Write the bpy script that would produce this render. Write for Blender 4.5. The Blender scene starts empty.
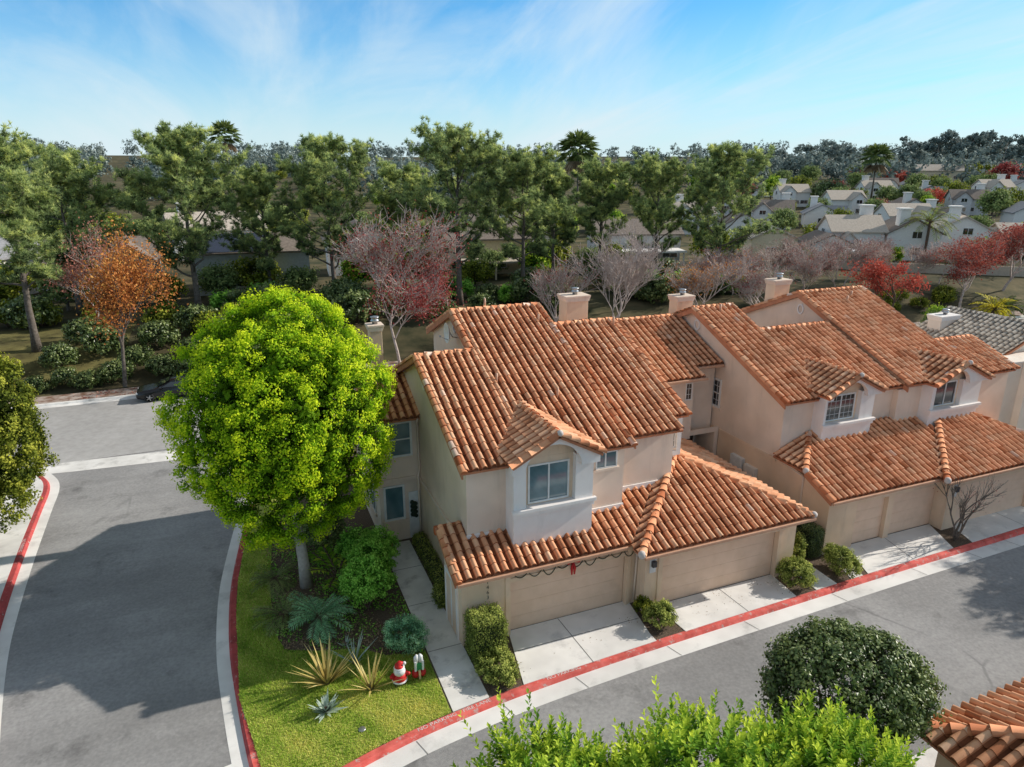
import bpy, bmesh, math, random
import numpy as np
from mathutils import Vector, Matrix

rad = math.radians
random.seed(7)
COL = bpy.context.scene.collection
SC = bpy.context.scene

# ------------------------------------------------------------------ helpers
def link(o, parent=None):
    COL.objects.link(o)
    if parent is not None:
        o.parent = parent
        m = Matrix.Identity(4)
        p = parent
        chain = []
        while p is not None:
            chain.append(p); p = p.parent
        w = Matrix.Identity(4)
        for q in reversed(chain):
            w = w @ q.matrix_parent_inverse @ q.matrix_basis
        o.matrix_parent_inverse = w.inverted()
    return o

def thing(name, label, cat, loc=(0, 0, 0), group=None):
    o = bpy.data.objects.new(name, None)
    o.empty_display_size = 0.2
    o.location = loc
    COL.objects.link(o)
    o['label'] = label; o['category'] = cat
    if group: o['group'] = group
    return o

def tag(o, label, cat, group=None, kind=None):
    o['label'] = label; o['category'] = cat
    if group: o['group'] = group
    if kind: o['kind'] = kind
    return o

def dup(root, loc, rz=0.0, s=1.0, label=None, group=None, sz=None):
    def cp(o, par):
        c = o.copy(); COL.objects.link(c)
        if par is not None: c.parent = par
        for ch in o.children: cp(ch, c)
        return c
    r = cp(root, None)
    r.location = loc; r.rotation_euler = (0, 0, rz); r.scale = (s, s, sz if sz else s)
    if label: r['label'] = label
    if group: r['group'] = group
    return r

class MB:
    def __init__(s): s.v = []; s.f = []; s.m = []
    def add(s, vs, fs, m=0):
        b = len(s.v); s.v += [tuple(v) for v in vs]
        for f in fs: s.f.append([b+i for i in f]); s.m.append(m)
        return s
    def box(s, x0, x1, y0, y1, z0, z1, m=0):
        v = [(x0,y0,z0),(x1,y0,z0),(x1,y1,z0),(x0,y1,z0),(x0,y0,z1),(x1,y0,z1),(x1,y1,z1),(x0,y1,z1)]
        return s.add(v, [(0,3,2,1),(4,5,6,7),(0,1,5,4),(1,2,6,5),(2,3,7,6),(3,0,4,7)], m)
    def prism(s, pts, axis, a, b, m=0):
        n = len(pts)
        def P(p, t):
            if axis == 'x': return (t, p[0], p[1])
            if axis == 'y': return (p[0], t, p[1])
            return (p[0], p[1], t)
        v = [P(p, a) for p in pts]+[P(p, b) for p in pts]
        f = [tuple(range(n))[::-1], tuple(range(n, 2*n))]+[(i, (i+1) % n, n+(i+1) % n, n+i) for i in range(n)]
        return s.add(v, f, m)
    def tube(s, pts, rr, n=6, cap=True, m=0):
        pts = [Vector(p) for p in pts]
        if not hasattr(rr, '__len__'): rr = [rr]*len(pts)
        b = len(s.v); prev = None
        for i, p in enumerate(pts):
            d = (pts[min(i+1, len(pts)-1)]-pts[max(i-1, 0)])
            if d.length < 1e-9: d = Vector((0, 0, 1))
            d.normalize()
            if prev is None:
                u = d.orthogonal().normalized()
            else:
                u = prev - d*prev.dot(d)
                u = u.normalized() if u.length > 1e-6 else d.orthogonal().normalized()
            prev = u; w = d.cross(u)
            for k in range(n):
                a = 2*math.pi*k/n
                q = p+(u*math.cos(a)+w*math.sin(a))*rr[i]
                s.v.append((q.x, q.y, q.z))
        for i in range(len(pts)-1):
            for k in range(n):
                s.f.append([b+i*n+k, b+i*n+(k+1) % n, b+(i+1)*n+(k+1) % n, b+(i+1)*n+k]); s.m.append(m)
        if cap:
            s.f.append([b+k for k in range(n)][::-1]); s.m.append(m)
            s.f.append([b+(len(pts)-1)*n+k for k in range(n)]); s.m.append(m)
        return s
    def lathe(s, prof, c=(0, 0, 0), n=16, m=0, sx=1, sy=1):
        b = len(s.v)
        for r, z in prof:
            for k in range(n):
                a = 2*math.pi*k/n
                s.v.append((c[0]+r*sx*math.cos(a), c[1]+r*sy*math.sin(a), c[2]+z))
        for i in range(len(prof)-1):
            for k in range(n):
                s.f.append([b+i*n+k, b+i*n+(k+1) % n, b+(i+1)*n+(k+1) % n, b+(i+1)*n+k]); s.m.append(m)
        s.f.append([b+k for k in range(n)][::-1]); s.m.append(m)
        s.f.append([b+(len(prof)-1)*n+k for k in range(n)]); s.m.append(m)
        return s
    def ball(s, c, r, n=14, m=0, sx=1, sy=1, sz=1):
        prof = [(max(1e-3, r*math.sin(math.pi*i/8)), -r*sz*math.cos(math.pi*i/8)) for i in range(9)]
        return s.lathe(prof, c, n, m, sx, sy)
    def build(s, name, mat, parent=None, smooth=False, bevel=0, recalc=True):
        me = bpy.data.meshes.new(name)
        me.from_pydata(s.v, [], s.f)
        mats = mat if isinstance(mat, (list, tuple)) else [mat]
        for q in mats: me.materials.append(q)
        if len(mats) > 1: me.polygons.foreach_set('material_index', s.m)
        if recalc or bevel:
            bm = bmesh.new(); bm.from_mesh(me)
            if recalc: bmesh.ops.recalc_face_normals(bm, faces=bm.faces)
            if bevel:
                bmesh.ops.bevel(bm, geom=list(bm.edges), offset=bevel, segments=2, affect='EDGES', profile=0.6, clamp_overlap=True)
            bm.to_mesh(me); bm.free()
        if smooth: me.polygons.foreach_set('use_smooth', [True]*len(me.polygons))
        me.update()
        o = bpy.data.objects.new(name, me)
        return link(o, parent)

def np_mesh(name, V, F, mat, parent=None, tint=None, smooth=False):
    """V (n,3), F (m,k) same-size faces"""
    V = np.asarray(V, dtype=np.float32); F = np.asarray(F, dtype=np.int32)
    me = bpy.data.meshes.new(name)
    k = F.shape[1]
    me.vertices.add(len(V)); me.vertices.foreach_set('co', V.ravel())
    me.loops.add(F.size); me.loops.foreach_set('vertex_index', F.ravel())
    me.polygons.add(len(F)); me.polygons.foreach_set('loop_start', np.arange(0, F.size, k, dtype=np.int32))
    if tint is not None:
        at = me.attributes.new('tint', 'FLOAT', 'FACE')
        at.data.foreach_set('value', np.asarray(tint, dtype=np.float32))
    me.update(calc_edges=True); me.validate()
    me.polygons.foreach_set('use_smooth', np.full(len(F), smooth))
    me.materials.append(mat)
    o = bpy.data.objects.new(name, me)
    return link(o, parent)

# ------------------------------------------------------------------ materials
def nt_new(name):
    m = bpy.data.materials.new(name); m.use_nodes = True
    nt = m.node_tree; b = nt.nodes['Principled BSDF']
    return m, nt, b

def N(nt, t, **kw):
    n = nt.nodes.new(t)
    for k, v in kw.items(): setattr(n, k, v)
    return n

def ramp(nt, stops, fac=None):
    r = N(nt, 'ShaderNodeValToRGB')
    els = r.color_ramp.elements
    while len(els) > 1: els.remove(els[-1])
    els[0].position = stops[0][0]; els[0].color = (*stops[0][1], 1)
    for p, c in stops[1:]:
        e = els.new(p); e.color = (*c, 1)
    if fac is not None: nt.links.new(fac, r.inputs[0])
    return r

def noise_fac(nt, scale, detail=4, rough=0.55, coord='Object', mapping=None):
    tc = N(nt, 'ShaderNodeTexCoord')
    nz = N(nt, 'ShaderNodeTexNoise')
    nz.inputs['Scale'].default_value = scale; nz.inputs['Detail'].default_value = detail; nz.inputs['Roughness'].default_value = rough
    src = tc.outputs[coord]
    if mapping:
        mp = N(nt, 'ShaderNodeMapping'); mp.inputs['Scale'].default_value = mapping
        nt.links.new(src, mp.inputs[0]); src = mp.outputs[0]
    nt.links.new(src, nz.inputs['Vector'])
    return nz.outputs['Fac']

def mixc(nt, a, b, fac, mode='MIX'):
    m = N(nt, 'ShaderNodeMix', data_type='RGBA', blend_type=mode)
    for sock, val in ((m.inputs[0], fac), (m.inputs[6], a), (m.inputs[7], b)):
        if isinstance(val, (int, float)): sock.default_value = val
        elif isinstance(val, tuple): sock.default_value = (*val, 1)
        else: nt.links.new(val, sock)
    return m.outputs[2]

GAIN = {'asphalt': 1.6, 'asphalt_street': 1.45, 'terrain': 1.6, 'mulch': 1.15, 'bank_lawn': .95, 'soil_grass': 1.6, 'bark_grey': 1.1, 'bark_twig': 1.45, 'bark_pale': 1.3, 'bark_brown': 1.4,
        'fascia': 1.5, 'gutter_metal': 1.5, 'stucco': 1.3, 'stucco_tan': 1.35, 'stucco_beige': 1.2, 'stucco_white': 1.1, 'door_tan': 1.2, 'concrete': 1.4, 'concrete_drive': 1.25, 'kerb_red': 1.35, 'kerb_red_shade': 1.3, 'roof_tan': 1.5, 'roof_brown': 1.4, 'roof_grey': 1.4, 'bg_white': 1.2, 'bg_grey': 1.3, 'bg_cream': 1.3, 'bg_tan': 1.3}
def gain(c, k):
    k = min(k, .88/max(c)); return tuple(x*k for x in c)
def mat_noise(name, c1, c2, scale=3, rough=0.85, bump=0.0, bscale=60, lo=0.35, hi=0.65, spec=0.3, metallic=0, big=None):
    k_ = GAIN.get(name, 1.0); c1 = gain(c1, k_); c2 = gain(c2, k_)
    m, nt, b = nt_new(name)
    r = ramp(nt, [(lo, c1), (hi, c2)], noise_fac(nt, scale, 6))
    out = r.outputs[0]
    if big:
        r2 = ramp(nt, [(0.38, (big[1],)*3), (0.62, (1, 1, 1))], noise_fac(nt, big[0], 3))
        out = mixc(nt, out, r2.outputs[0], 1.0, 'MULTIPLY')
    nt.links.new(out, b.inputs['Base Color'])
    b.inputs['Roughness'].default_value = rough; b.inputs['Specular IOR Level'].default_value = spec; b.inputs['Metallic'].default_value = metallic
    if bump:
        bp = N(nt, 'ShaderNodeBump'); bp.inputs['Strength'].default_value = bump; bp.inputs['Distance'].default_value = 0.02
        nt.links.new(noise_fac(nt, bscale, 4), bp.inputs['Height']); nt.links.new(bp.outputs[0], b.inputs['Normal'])
    return m

def mat_tint(name, stops, rough=0.75, trans=0.0, spec=0.3, bump=0, grime=0):
    m, nt, b = nt_new(name)
    at = N(nt, 'ShaderNodeAttribute', attribute_name='tint')
    r = ramp(nt, stops, at.outputs['Fac'])
    out = r.outputs[0]
    if grime:
        g = ramp(nt, [(0.35, (grime,)*3), (0.6, (1, 1, 1))], noise_fac(nt, 1.3, 5))
        out = mixc(nt, out, g.outputs[0], 1.0, 'MULTIPLY')
    nt.links.new(out, b.inputs['Base Color'])
    b.inputs['Roughness'].default_value = rough; b.inputs['Specular IOR Level'].default_value = spec
    if bump:
        bp = N(nt, 'ShaderNodeBump'); bp.inputs['Strength'].default_value = bump; bp.inputs['Distance'].default_value = 0.01
        nt.links.new(noise_fac(nt, 45, 3), bp.inputs['Height']); nt.links.new(bp.outputs[0], b.inputs['Normal'])
    if trans:
        t = N(nt, 'ShaderNodeBsdfTranslucent'); nt.links.new(out, t.inputs[0])
        mx = N(nt, 'ShaderNodeMixShader'); mx.inputs[0].default_value = trans
        o = nt.nodes['Material Output']
        nt.links.new(b.outputs[0], mx.inputs[1]); nt.links.new(t.outputs[0], mx.inputs[2]); nt.links.new(mx.outputs[0], o.inputs[0])
    return m

def mat_plain(name, c, rough=0.6, spec=0.4, metallic=0):
    return mat_noise(name, tuple(x*0.9 for x in c), tuple(min(1, x*1.06) for x in c), 4, rough, 0, spec=spec, metallic=metallic)

M = {}
M['stucco'] = mat_noise('stucco', (.66, .53, .43), (.74, .605, .50), 1.3, .92, .35, 70, spec=.15, big=(.45, .86))
M['stucco_tan'] = mat_noise('stucco_tan', (.64, .475, .34), (.70, .535, .395), 1.3, .92, .35, 70, spec=.15, big=(.5, .86))
M['stucco_white'] = mat_noise('stucco_white', (.76, .71, .68), (.82, .78, .75), 1.5, .9, .25, 70, spec=.15)
M['stucco_beige'] = mat_noise('stucco_beige', (.66, .60, .54), (.73, .67, .60), .8, .92, .3, 60, spec=.15)
M['door_tan'] = mat_noise('door_tan', (.68, .49, .36), (.73, .535, .405), 2.2, .7, .1, 40, spec=.3)
M['trim_white'] = mat_plain('trim_white', (.78, .77, .75), .5)
M['fascia'] = mat_noise('fascia', (.30, .12, .065), (.38, .165, .09), 2, .7, .1, 30)
M['gutter_metal'] = mat_plain('gutter_metal', (.40, .23, .15), .5)
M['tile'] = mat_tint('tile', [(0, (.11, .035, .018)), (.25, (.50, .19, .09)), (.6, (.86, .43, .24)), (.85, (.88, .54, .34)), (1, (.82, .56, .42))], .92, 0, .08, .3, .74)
M['tile_grey'] = mat_tint('tile_grey', [(0, (.12, .095, .075)), (.5, (.60, .52, .43)), (1, (.78, .70, .60))], .85, 0, .2, .3, .8)
M['cap'] = mat_tint('cap', [(0, (.45, .13, .05)), (.6, (.84, .37, .19)), (.92, (.87, .48, .28)), (1, (.84, .70, .62))], .82, 0, .2, .3, .85)
M['mortar'] = mat_plain('mortar', (.62, .56, .52), .9)
M['pavement_leafy'] = mat_noise('pavement_leafy', (.20, .11, .07), (.46, .38, .33), 1.4, .9, .2, 40, .38, .6)
M['asphalt'] = mat_noise('asphalt', (.20, .195, .193), (.265, .258, .252), 9, .93, .5, 180, .3, .7, spec=.25, big=(.16, .78))
def weather_asphalt(m, scale, dark):
    nt = m.node_tree; b = nt.nodes['Principled BSDF']; src = b.inputs['Base Color'].links[0].from_socket
    tc = N(nt, 'ShaderNodeTexCoord'); nz = N(nt, 'ShaderNodeTexNoise'); nz.inputs['Scale'].default_value = .9; nz.inputs['Detail'].default_value = 5
    nt.links.new(tc.outputs['Object'], nz.inputs['Vector'])
    wv = mixc(nt, tc.outputs['Object'], nz.outputs['Color'], .12)
    vo = N(nt, 'ShaderNodeTexVoronoi', feature='DISTANCE_TO_EDGE'); vo.inputs['Scale'].default_value = scale; nt.links.new(wv, vo.inputs['Vector'])
    cr = ramp(nt, [(0, (1, 1, 1)), (.006, (.7,)*3), (.012, (0, 0, 0))], vo.outputs['Distance'])
    mk = ramp(nt, [(.56, (0, 0, 0)), (.66, (.8, .8, .8))], noise_fac(nt, .11, 3))
    f = mixc(nt, cr.outputs[0], mk.outputs[0], 1.0, 'MULTIPLY')
    c = mixc(nt, src, (dark,)*3, f)
    st = ramp(nt, [(.30, (.58,)*3), (.43, (1, 1, 1)), (.60, (1, 1, 1)), (.74, (1.2,)*3)], noise_fac(nt, .42, 7, .65))
    c = mixc(nt, c, st.outputs[0], 1.0, 'MULTIPLY')
    tr = ramp(nt, [(.35, (.90,)*3), (.65, (1.05,)*3)], noise_fac(nt, .6, 4, .6, mapping=(.18, 1.6, 1)))
    c = mixc(nt, c, tr.outputs[0], 1.0, 'MULTIPLY')
    nt.links.new(c, b.inputs['Base Color'])
weather_asphalt(M['asphalt'], .21, .15)
M['asphalt_street'] = mat_noise('asphalt_street', (.27, .26, .25), (.33, .32, .31), 3, .93, .3, 90, .3, .7, spec=.2, big=(.13, .85))
M['concrete'] = mat_noise('concrete', (.56, .54, .51), (.68, .66, .63), 2.2, .9, .15, 90, .3, .7, spec=.2, big=(.5, .82))
M['concrete_drive'] = mat_noise('concrete_drive', (.66, .64, .61), (.75, .73, .70), 1.6, .9, .15, 90, .3, .7, spec=.2, big=(.4, .85))
def stain(m, lo, scale, mapping=None):
    nt = m.node_tree; b = nt.nodes['Principled BSDF']; src = b.inputs['Base Color'].links[0].from_socket
    st = ramp(nt, [(.28, (lo,)*3), (.46, (1, 1, 1))], noise_fac(nt, scale, 8, .68, mapping=mapping))
    nt.links.new(mixc(nt, src, st.outputs[0], 1.0, 'MULTIPLY'), b.inputs['Base Color'])
stain(M['concrete'], .62, 1.1); stain(M['concrete_drive'], .72, .9)
stain(M['stucco'], .86, 1.6, (1, 1, .22)); stain(M['stucco_tan'], .82, 1.6, (1, 1, .22)); stain(M['stucco_white'], .88, 1.8, (1, 1, .25)); stain(M['door_tan'], .93, 1.2)
M['joint'] = mat_plain('joint', (.17, .16, .15), .9)
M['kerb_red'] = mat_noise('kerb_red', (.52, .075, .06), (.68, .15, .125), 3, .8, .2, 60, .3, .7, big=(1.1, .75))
M['kerb_red_shade'] = mat_noise('kerb_red_shade', (.34, .05, .05), (.44, .075, .07), 3, .8, .2, 60, .3, .7, big=(1.1, .75))  # darker copy of the kerb red, shade of the left road painted in
def chips(m, lo, hi):
    nt = m.node_tree; b = nt.nodes['Principled BSDF']; src = b.inputs['Base Color'].links[0].from_socket
    f = ramp(nt, [(lo, (0, 0, 0)), (hi, (.85,)*3)], noise_fac(nt, 4.5, 9, .7))
    nt.links.new(mixc(nt, src, (.52, .44, .41), f.outputs[0]), b.inputs['Base Color'])
chips(M['kerb_red'], .56, .64); chips(M['kerb_red_shade'], .59, .66)
stain(M['kerb_red'], .58, 2.3); stain(M['kerb_red_shade'], .58, 2.3)
M['paint_white'] = mat_noise('paint_white', (.55, .45, .43), (.80, .76, .74), 12, .8)
M['mulch'] = mat_noise('mulch', (.05, .037, .028), (.18, .135, .10), 22, .95, .8, 60, .3, .7, spec=.1)
M['soil_grass'] = mat_noise('soil_grass', (.17, .20, .035), (.27, .28, .07), 2.5, .95, .6, 80, .3, .7, spec=.1)
M['terrain'] = mat_noise('terrain', (.035, .038, .020), (.11, .09, .05), .35, .95, .5, 12, .35, .65, spec=.1, big=(.05, .6))
M['bank_lawn'] = mat_noise('bank_lawn', (.075, .065, .03), (.24, .215, .08), .55, .95, .5, 30, .3, .7, spec=.1)
M['bark_grey'] = mat_noise('bark_grey', (.09, .075, .062), (.19, .165, .145), 6, .95, .8, 25, .3, .7, spec=.1)
M['bark_pale'] = mat_noise('bark_pale', (.30, .26, .225), (.46, .41, .365), 6, .9, .6, 25, .3, .7, spec=.1)
M['bark_twig'] = mat_noise('bark_twig', (.26, .205, .18), (.46, .39, .36), 5, .95, .3, 25, .3, .7, spec=.1)
M['bark_brown'] = mat_noise('bark_brown', (.07, .045, .032), (.15, .105, .08), 6, .95, .8, 25, .3, .7, spec=.1)
M['metal'] = mat_plain('metal', (.45, .45, .46), .35, .5, .8)
M['metal_dark'] = mat_plain('metal_dark', (.06, .06, .065), .5)
M['white_plastic'] = mat_plain('white_plastic', (.75, .75, .76), .4)
M['red_cloth'] = mat_plain('red_cloth', (.58, .02, .02), .55)
M['green_cloth'] = mat_plain('green_cloth', (.03, .26, .09), .55)
M['dark_green'] = mat_plain('dark_green', (.02, .035, .018), .8)
M['gold'] = mat_plain('gold', (.75, .50, .28), .5)
M['number'] = mat_plain('number', (.05, .045, .04), .5)
M['black_paint'] = mat_plain('black_paint', (.010, .010, .012), .18, .6)
M['rubber'] = mat_plain('rubber', (.02, .02, .02), .85)
M['solar'] = mat_plain('solar', (.02, .03, .06), .2, .6)

def mat_glass(name, c1, c2, blinds=0):
    m, nt, b = nt_new(name)
    f = noise_fac(nt, .9, 2)
    r = ramp(nt, [(.35, c1), (.65, c2)], f)
    out = r.outputs[0]
    if blinds:
        tc = N(nt, 'ShaderNodeTexCoord'); w = N(nt, 'ShaderNodeTexWave', wave_type='BANDS', bands_direction='Z')
        w.inputs['Scale'].default_value = blinds
        nt.links.new(tc.outputs['Object'], w.inputs['Vector'])
        r2 = ramp(nt, [(.2, (.62,)*3), (.8, (1, 1, 1))], w.outputs['Fac'])
        out = mixc(nt, out, r2.outputs[0], 1.0, 'MULTIPLY')
    nt.links.new(out, b.inputs['Base Color'])
    b.inputs['Roughness'].default_value = .06; b.inputs['Specular IOR Level'].default_value = .9; b.inputs['IOR'].default_value = 1.6
    return m
M['glass'] = mat_glass('glass', (.03, .05, .06), (.10, .15, .17), 9)
M['glass_blue'] = mat_glass('glass_blue', (.08, .17, .20), (.20, .33, .37), 7)
M['glass_dark'] = mat_glass('glass_dark', (.012, .016, .02), (.03, .04, .05))

# foliage materials
FG = {'leaf_lime': 2.5, 'leaf_olive': 1.5, 'leaf_hedge': 2.1, 'leaf_box': 2.0, 'pine': 3.5, 'leaf_dark': 1.9, 'euc_haze': 1.5, 'leaf_coral': 1.2, 'leaf_red': 1.35, 'leaf_crimson': 1.4, 'leaf_orange': 1.5, 'leaf_yellow': 1.3, 'flax': 1.6, 'agave': 1.4, 'grass': 2.0}
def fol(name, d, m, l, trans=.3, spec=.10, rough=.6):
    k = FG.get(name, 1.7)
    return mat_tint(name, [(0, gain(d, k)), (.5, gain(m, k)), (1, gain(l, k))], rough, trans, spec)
M['leaf_lime'] = fol('leaf_lime', (.008, .024, .003), (.125, .22, .007), (.36, .41, .014), .38)
M['leaf_olive'] = fol('leaf_olive', (.02, .034, .006), (.12, .15, .018), (.36, .36, .05), .32)
M['leaf_hedge'] = fol('leaf_hedge', (.010, .030, .005), (.085, .17, .014), (.40, .45, .05), .34)
M['leaf_box'] = fol('leaf_box', (.03, .045, .01), (.13, .16, .035), (.36, .38, .10), .3)
M['leaf_dark'] = fol('leaf_dark', (.012, .022, .007), (.055, .085, .022), (.17, .20, .07), .22, .5, .4)
M['leaf_shrub'] = fol('leaf_shrub', (.03, .08, .012), (.14, .32, .04), (.34, .55, .10), .32)
M['leaf_bluegreen'] = fol('leaf_bluegreen', (.05, .11, .06), (.15, .31, .16), (.36, .52, .30), .3)
M['pine'] = fol('pine', (.010, .017, .009), (.105, .135, .055), (.42, .43, .16), .40)
M['euc_haze'] = fol('euc_haze', (.06, .085, .085), (.15, .185, .17), (.27, .30, .26), .2)  # eucalyptus blue green, with distance haze painted into the foliage colour
M['tree_mid'] = fol('tree_mid', (.035, .055, .022), (.12, .165, .055), (.28, .31, .11), .28)
M['leaf_red'] = fol('leaf_red', (.12, .022, .02), (.28, .06, .045), (.44, .15, .10), .3)
M['leaf_crimson'] = fol('leaf_crimson', (.11, .018, .018), (.27, .055, .05), (.40, .16, .13), .3)
M['leaf_orange'] = fol('leaf_orange', (.15, .045, .025), (.40, .155, .045), (.58, .32, .09), .3)
M['leaf_rust'] = fol('leaf_rust', (.14, .05, .04), (.28, .11, .085), (.40, .2, .14), .3)
M['leaf_coral'] = fol('leaf_coral', (.26, .04, .03), (.46, .085, .06), (.60, .2, .13), .3)
M['leaf_yellow'] = fol('leaf_yellow', (.24, .24, .02), (.55, .48, .03), (.72, .64, .06), .3)
M['palm'] = fol('palm', (.025, .04, .014), (.075, .11, .03), (.20, .22, .07), .2)
M['palm_dead'] = fol('palm_dead', (.10, .07, .04), (.18, .13, .08), (.28, .2, .13), .1)
M['flax'] = fol('flax', (.16, .15, .05), (.42, .33, .12), (.62, .54, .27), .25)
M['agave'] = fol('agave', (.13, .17, .14), (.30, .37, .31), (.48, .55, .46), .15)
M['grass'] = fol('grass', (.07, .13, .018), (.22, .315, .04), (.43, .40, .13), .4)

# ------------------------------------------------------------------ camera, sky, sun
cam = bpy.data.cameras.new('camera'); co = bpy.data.objects.new('camera', cam); COL.objects.link(co)
co.location = (0, 0, 16); co.rotation_euler = (rad(90-17.4), 0, rad(-22))
cam.sensor_width = 36; cam.lens = 690/1024*36; cam.clip_start = .1; cam.clip_end = 6000
SC.camera = co
SUNV = Vector((1.8, -.09, 1.0)).normalized()
EL = math.asin(SUNV.z); AZ = math.atan2(SUNV.x, SUNV.y)
sun = bpy.data.lights.new('sun', 'SUN'); sun.energy = 5.0; sun.angle = rad(.5); sun.color = (1, .93, .83)
so = bpy.data.objects.new('sun', sun); COL.objects.link(so)
so.rotation_euler = SUNV.to_track_quat('Z', 'Y').to_euler(); so.location = (30, 0, 40)
W = bpy.data.worlds.new('World'); SC.world = W; W.use_nodes = True
nt = W.node_tree; bg = nt.nodes['Background']
sky = N(nt, 'ShaderNodeTexSky', sky_type='NISHITA'); sky.sun_disc = False; sky.sun_elevation = EL; sky.sun_rotation = AZ
sky.air_density = 1.0; sky.dust_density = .2; sky.ozone_density = 2.0
tc = N(nt, 'ShaderNodeTexCoord'); sp = N(nt, 'ShaderNodeSeparateXYZ'); nt.links.new(tc.outputs['Generated'], sp.inputs[0])
zc = N(nt, 'ShaderNodeMath', operation='ADD'); nt.links.new(sp.outputs[2], zc.inputs[0]); zc.inputs[1].default_value = .22
dx = N(nt, 'ShaderNodeMath', operation='DIVIDE'); nt.links.new(sp.outputs[0], dx.inputs[0]); nt.links.new(zc.outputs[0], dx.inputs[1])
dy = N(nt, 'ShaderNodeMath', operation='DIVIDE'); nt.links.new(sp.outputs[1], dy.inputs[0]); nt.links.new(zc.outputs[0], dy.inputs[1])
cb = N(nt, 'ShaderNodeCombineXYZ'); nt.links.new(dx.outputs[0], cb.inputs[0]); nt.links.new(dy.outputs[0], cb.inputs[1])
def cloud(scale, rotz, sxyz, lo, hi, seed, dist=.6):
    mp = N(nt, 'ShaderNodeMapping'); mp.inputs['Rotation'].default_value = (0, 0, rad(rotz)); mp.inputs['Scale'].default_value = sxyz; mp.inputs['Location'].default_value = (seed, seed*.7, 0)
    nt.links.new(cb.outputs[0], mp.inputs[0])
    nz = N(nt, 'ShaderNodeTexNoise'); nz.inputs['Scale'].default_value = scale; nz.inputs['Detail'].default_value = 9; nz.inputs['Roughness'].default_value = .58; nz.inputs['Distortion'].default_value = dist
    nt.links.new(mp.outputs[0], nz.inputs['Vector'])
    r = ramp(nt, [(lo, (0, 0, 0)), (hi, (1, 1, 1))], nz.outputs['Fac'])
    return r.outputs[0]
c1 = cloud(1.0, 40, (1, .30, 1), .43, .70, 3.1, .9)
c2 = cloud(2.2, 62, (1, .16, 1), .48, .72, 7.7, 1.4)
cm = mixc(nt, c1, c2, .45, 'ADD')
hz = ramp(nt, [(0.0, (.88,)*3), (.04, (.70,)*3), (.10, (.32,)*3), (.19, (.02,)*3), (1, (0, 0, 0))], sp.outputs[2])
fade = ramp(nt, [(0, (.75,)*3), (.2, (.75,)*3), (.32, (.12,)*3), (1, (.05,)*3)], sp.outputs[2])
cm = mixc(nt, cm, fade.outputs[0], 1.0, 'MULTIPLY')
cm2 = mixc(nt, cm, hz.outputs[0], 1.0, 'SCREEN')
mul = mixc(nt, sky.outputs[0], (.36, .82, 1.10), 1.0, 'MULTIPLY')
fin = mixc(nt, mul, (5.0, 5.8, 6.2), cm2)
zen_fill = ramp(nt, [(0, (1, 1, 1)), (.20, (1, 1, 1)), (.36, (1.9, 1.25, .85)), (1, (1.7, 1.1, .75))], sp.outputs[2])  # sky above the view brightened and warmed, added fill for shade
fin = mixc(nt, fin, zen_fill.outputs[0], 1.0, 'MULTIPLY')
veil_fill = ramp(nt, [(0, (0, 0, 0)), (.21, (0, 0, 0)), (.38, (.42,)*3), (1, (.30,)*3)], sp.outputs[2])  # unseen pale overcast above the view, added to lift shaded walls
fin = mixc(nt, fin, (3.9, 3.55, 3.25), veil_fill.outputs[0])
nt.links.new(fin, bg.inputs['Color']); bg.inputs['Strength'].default_value = .15
SC.view_settings.view_transform = 'Standard'; SC.view_settings.look = 'None'; SC.view_settings.exposure = 0; SC.view_settings.gamma = 1
SC.cycles.max_bounces = 6; SC.cycles.diffuse_bounces = 3; SC.cycles.transparent_max_bounces = 8; SC.cycles.caustics_reflective = False

# ------------------------------------------------------------------ ground
def ss(a, b, t):
    t = max(0., min(1., (t-a)/(b-a))); return t*t*(3-2*t)
def bend(x): return 5.7*ss(10, 65, x)
def gz(x, y):
    d = math.hypot(x, y)
    return -.2+2.0*ss(56.5, 68, y+bend(x))+8*ss(140, 420, d)+20*ss(420, 1000, d)
def grid_mesh(name, xs, ys, zf, mat):
    xs = np.array(xs); ys = np.array(ys)
    V = [(x, y, zf(x, y)) for y in ys for x in xs]
    n = len(xs)
    F = [(j*n+i, j*n+i+1, (j+1)*n+i+1, (j+1)*n+i) for j in range(len(ys)-1) for i in range(n-1)]
    return np_mesh(name, V, F, mat, smooth=True)
xs = sorted(set([-2500, -1500, -1000, -700, -500, -380, -300, -240, -190, -150, -120]+list(range(-100, 140, 4))+[150, 175, 200, 240, 280, 320, 360, 400, 450, 520, 600, 700, 900, 1200, 1800, 2800]))
ys = sorted(set([-1500, -600, -200, -60]+list(range(-20, 110, 2))+list(range(110, 200, 8))+[200, 230, 260, 300, 340, 380, 420, 480, 560, 650, 750, 850, 1000, 1300, 2000, 4000]))
o = grid_mesh('terrain', xs, ys, gz, M['terrain']); o['kind'] = 'structure'
o = grid_mesh('bank_lawn', [-60+i*1.5 for i in range(35)], [59.4+i*1.2 for i in range(13)], lambda x, y: gz(x, y)+.04, M['bank_lawn']); o['kind'] = 'structure'

RZ = -.15
def sheet(name, pts, z, mat, thick=None):
    mb = MB()
    if thick: mb.prism(pts, 'z', z-thick, z)
    else:
        mb.add([(x, y, z) for x, y in pts], [tuple(range(len(pts)))])
    me = mb.build(name, mat, recalc=bool(thick))
    if not thick:
        if me.data.polygons[0].normal.z < 0: me.data.flip_normals()
    me['kind'] = 'structure'
    return me
sheet('road', [(-40, -30), (80, -30), (80, 60), (-40, 60)][:4] and [(-30, -20), (75, -20), (75, 36), (45, 43), (-30, 43.4)], RZ, M['asphalt'])

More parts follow.
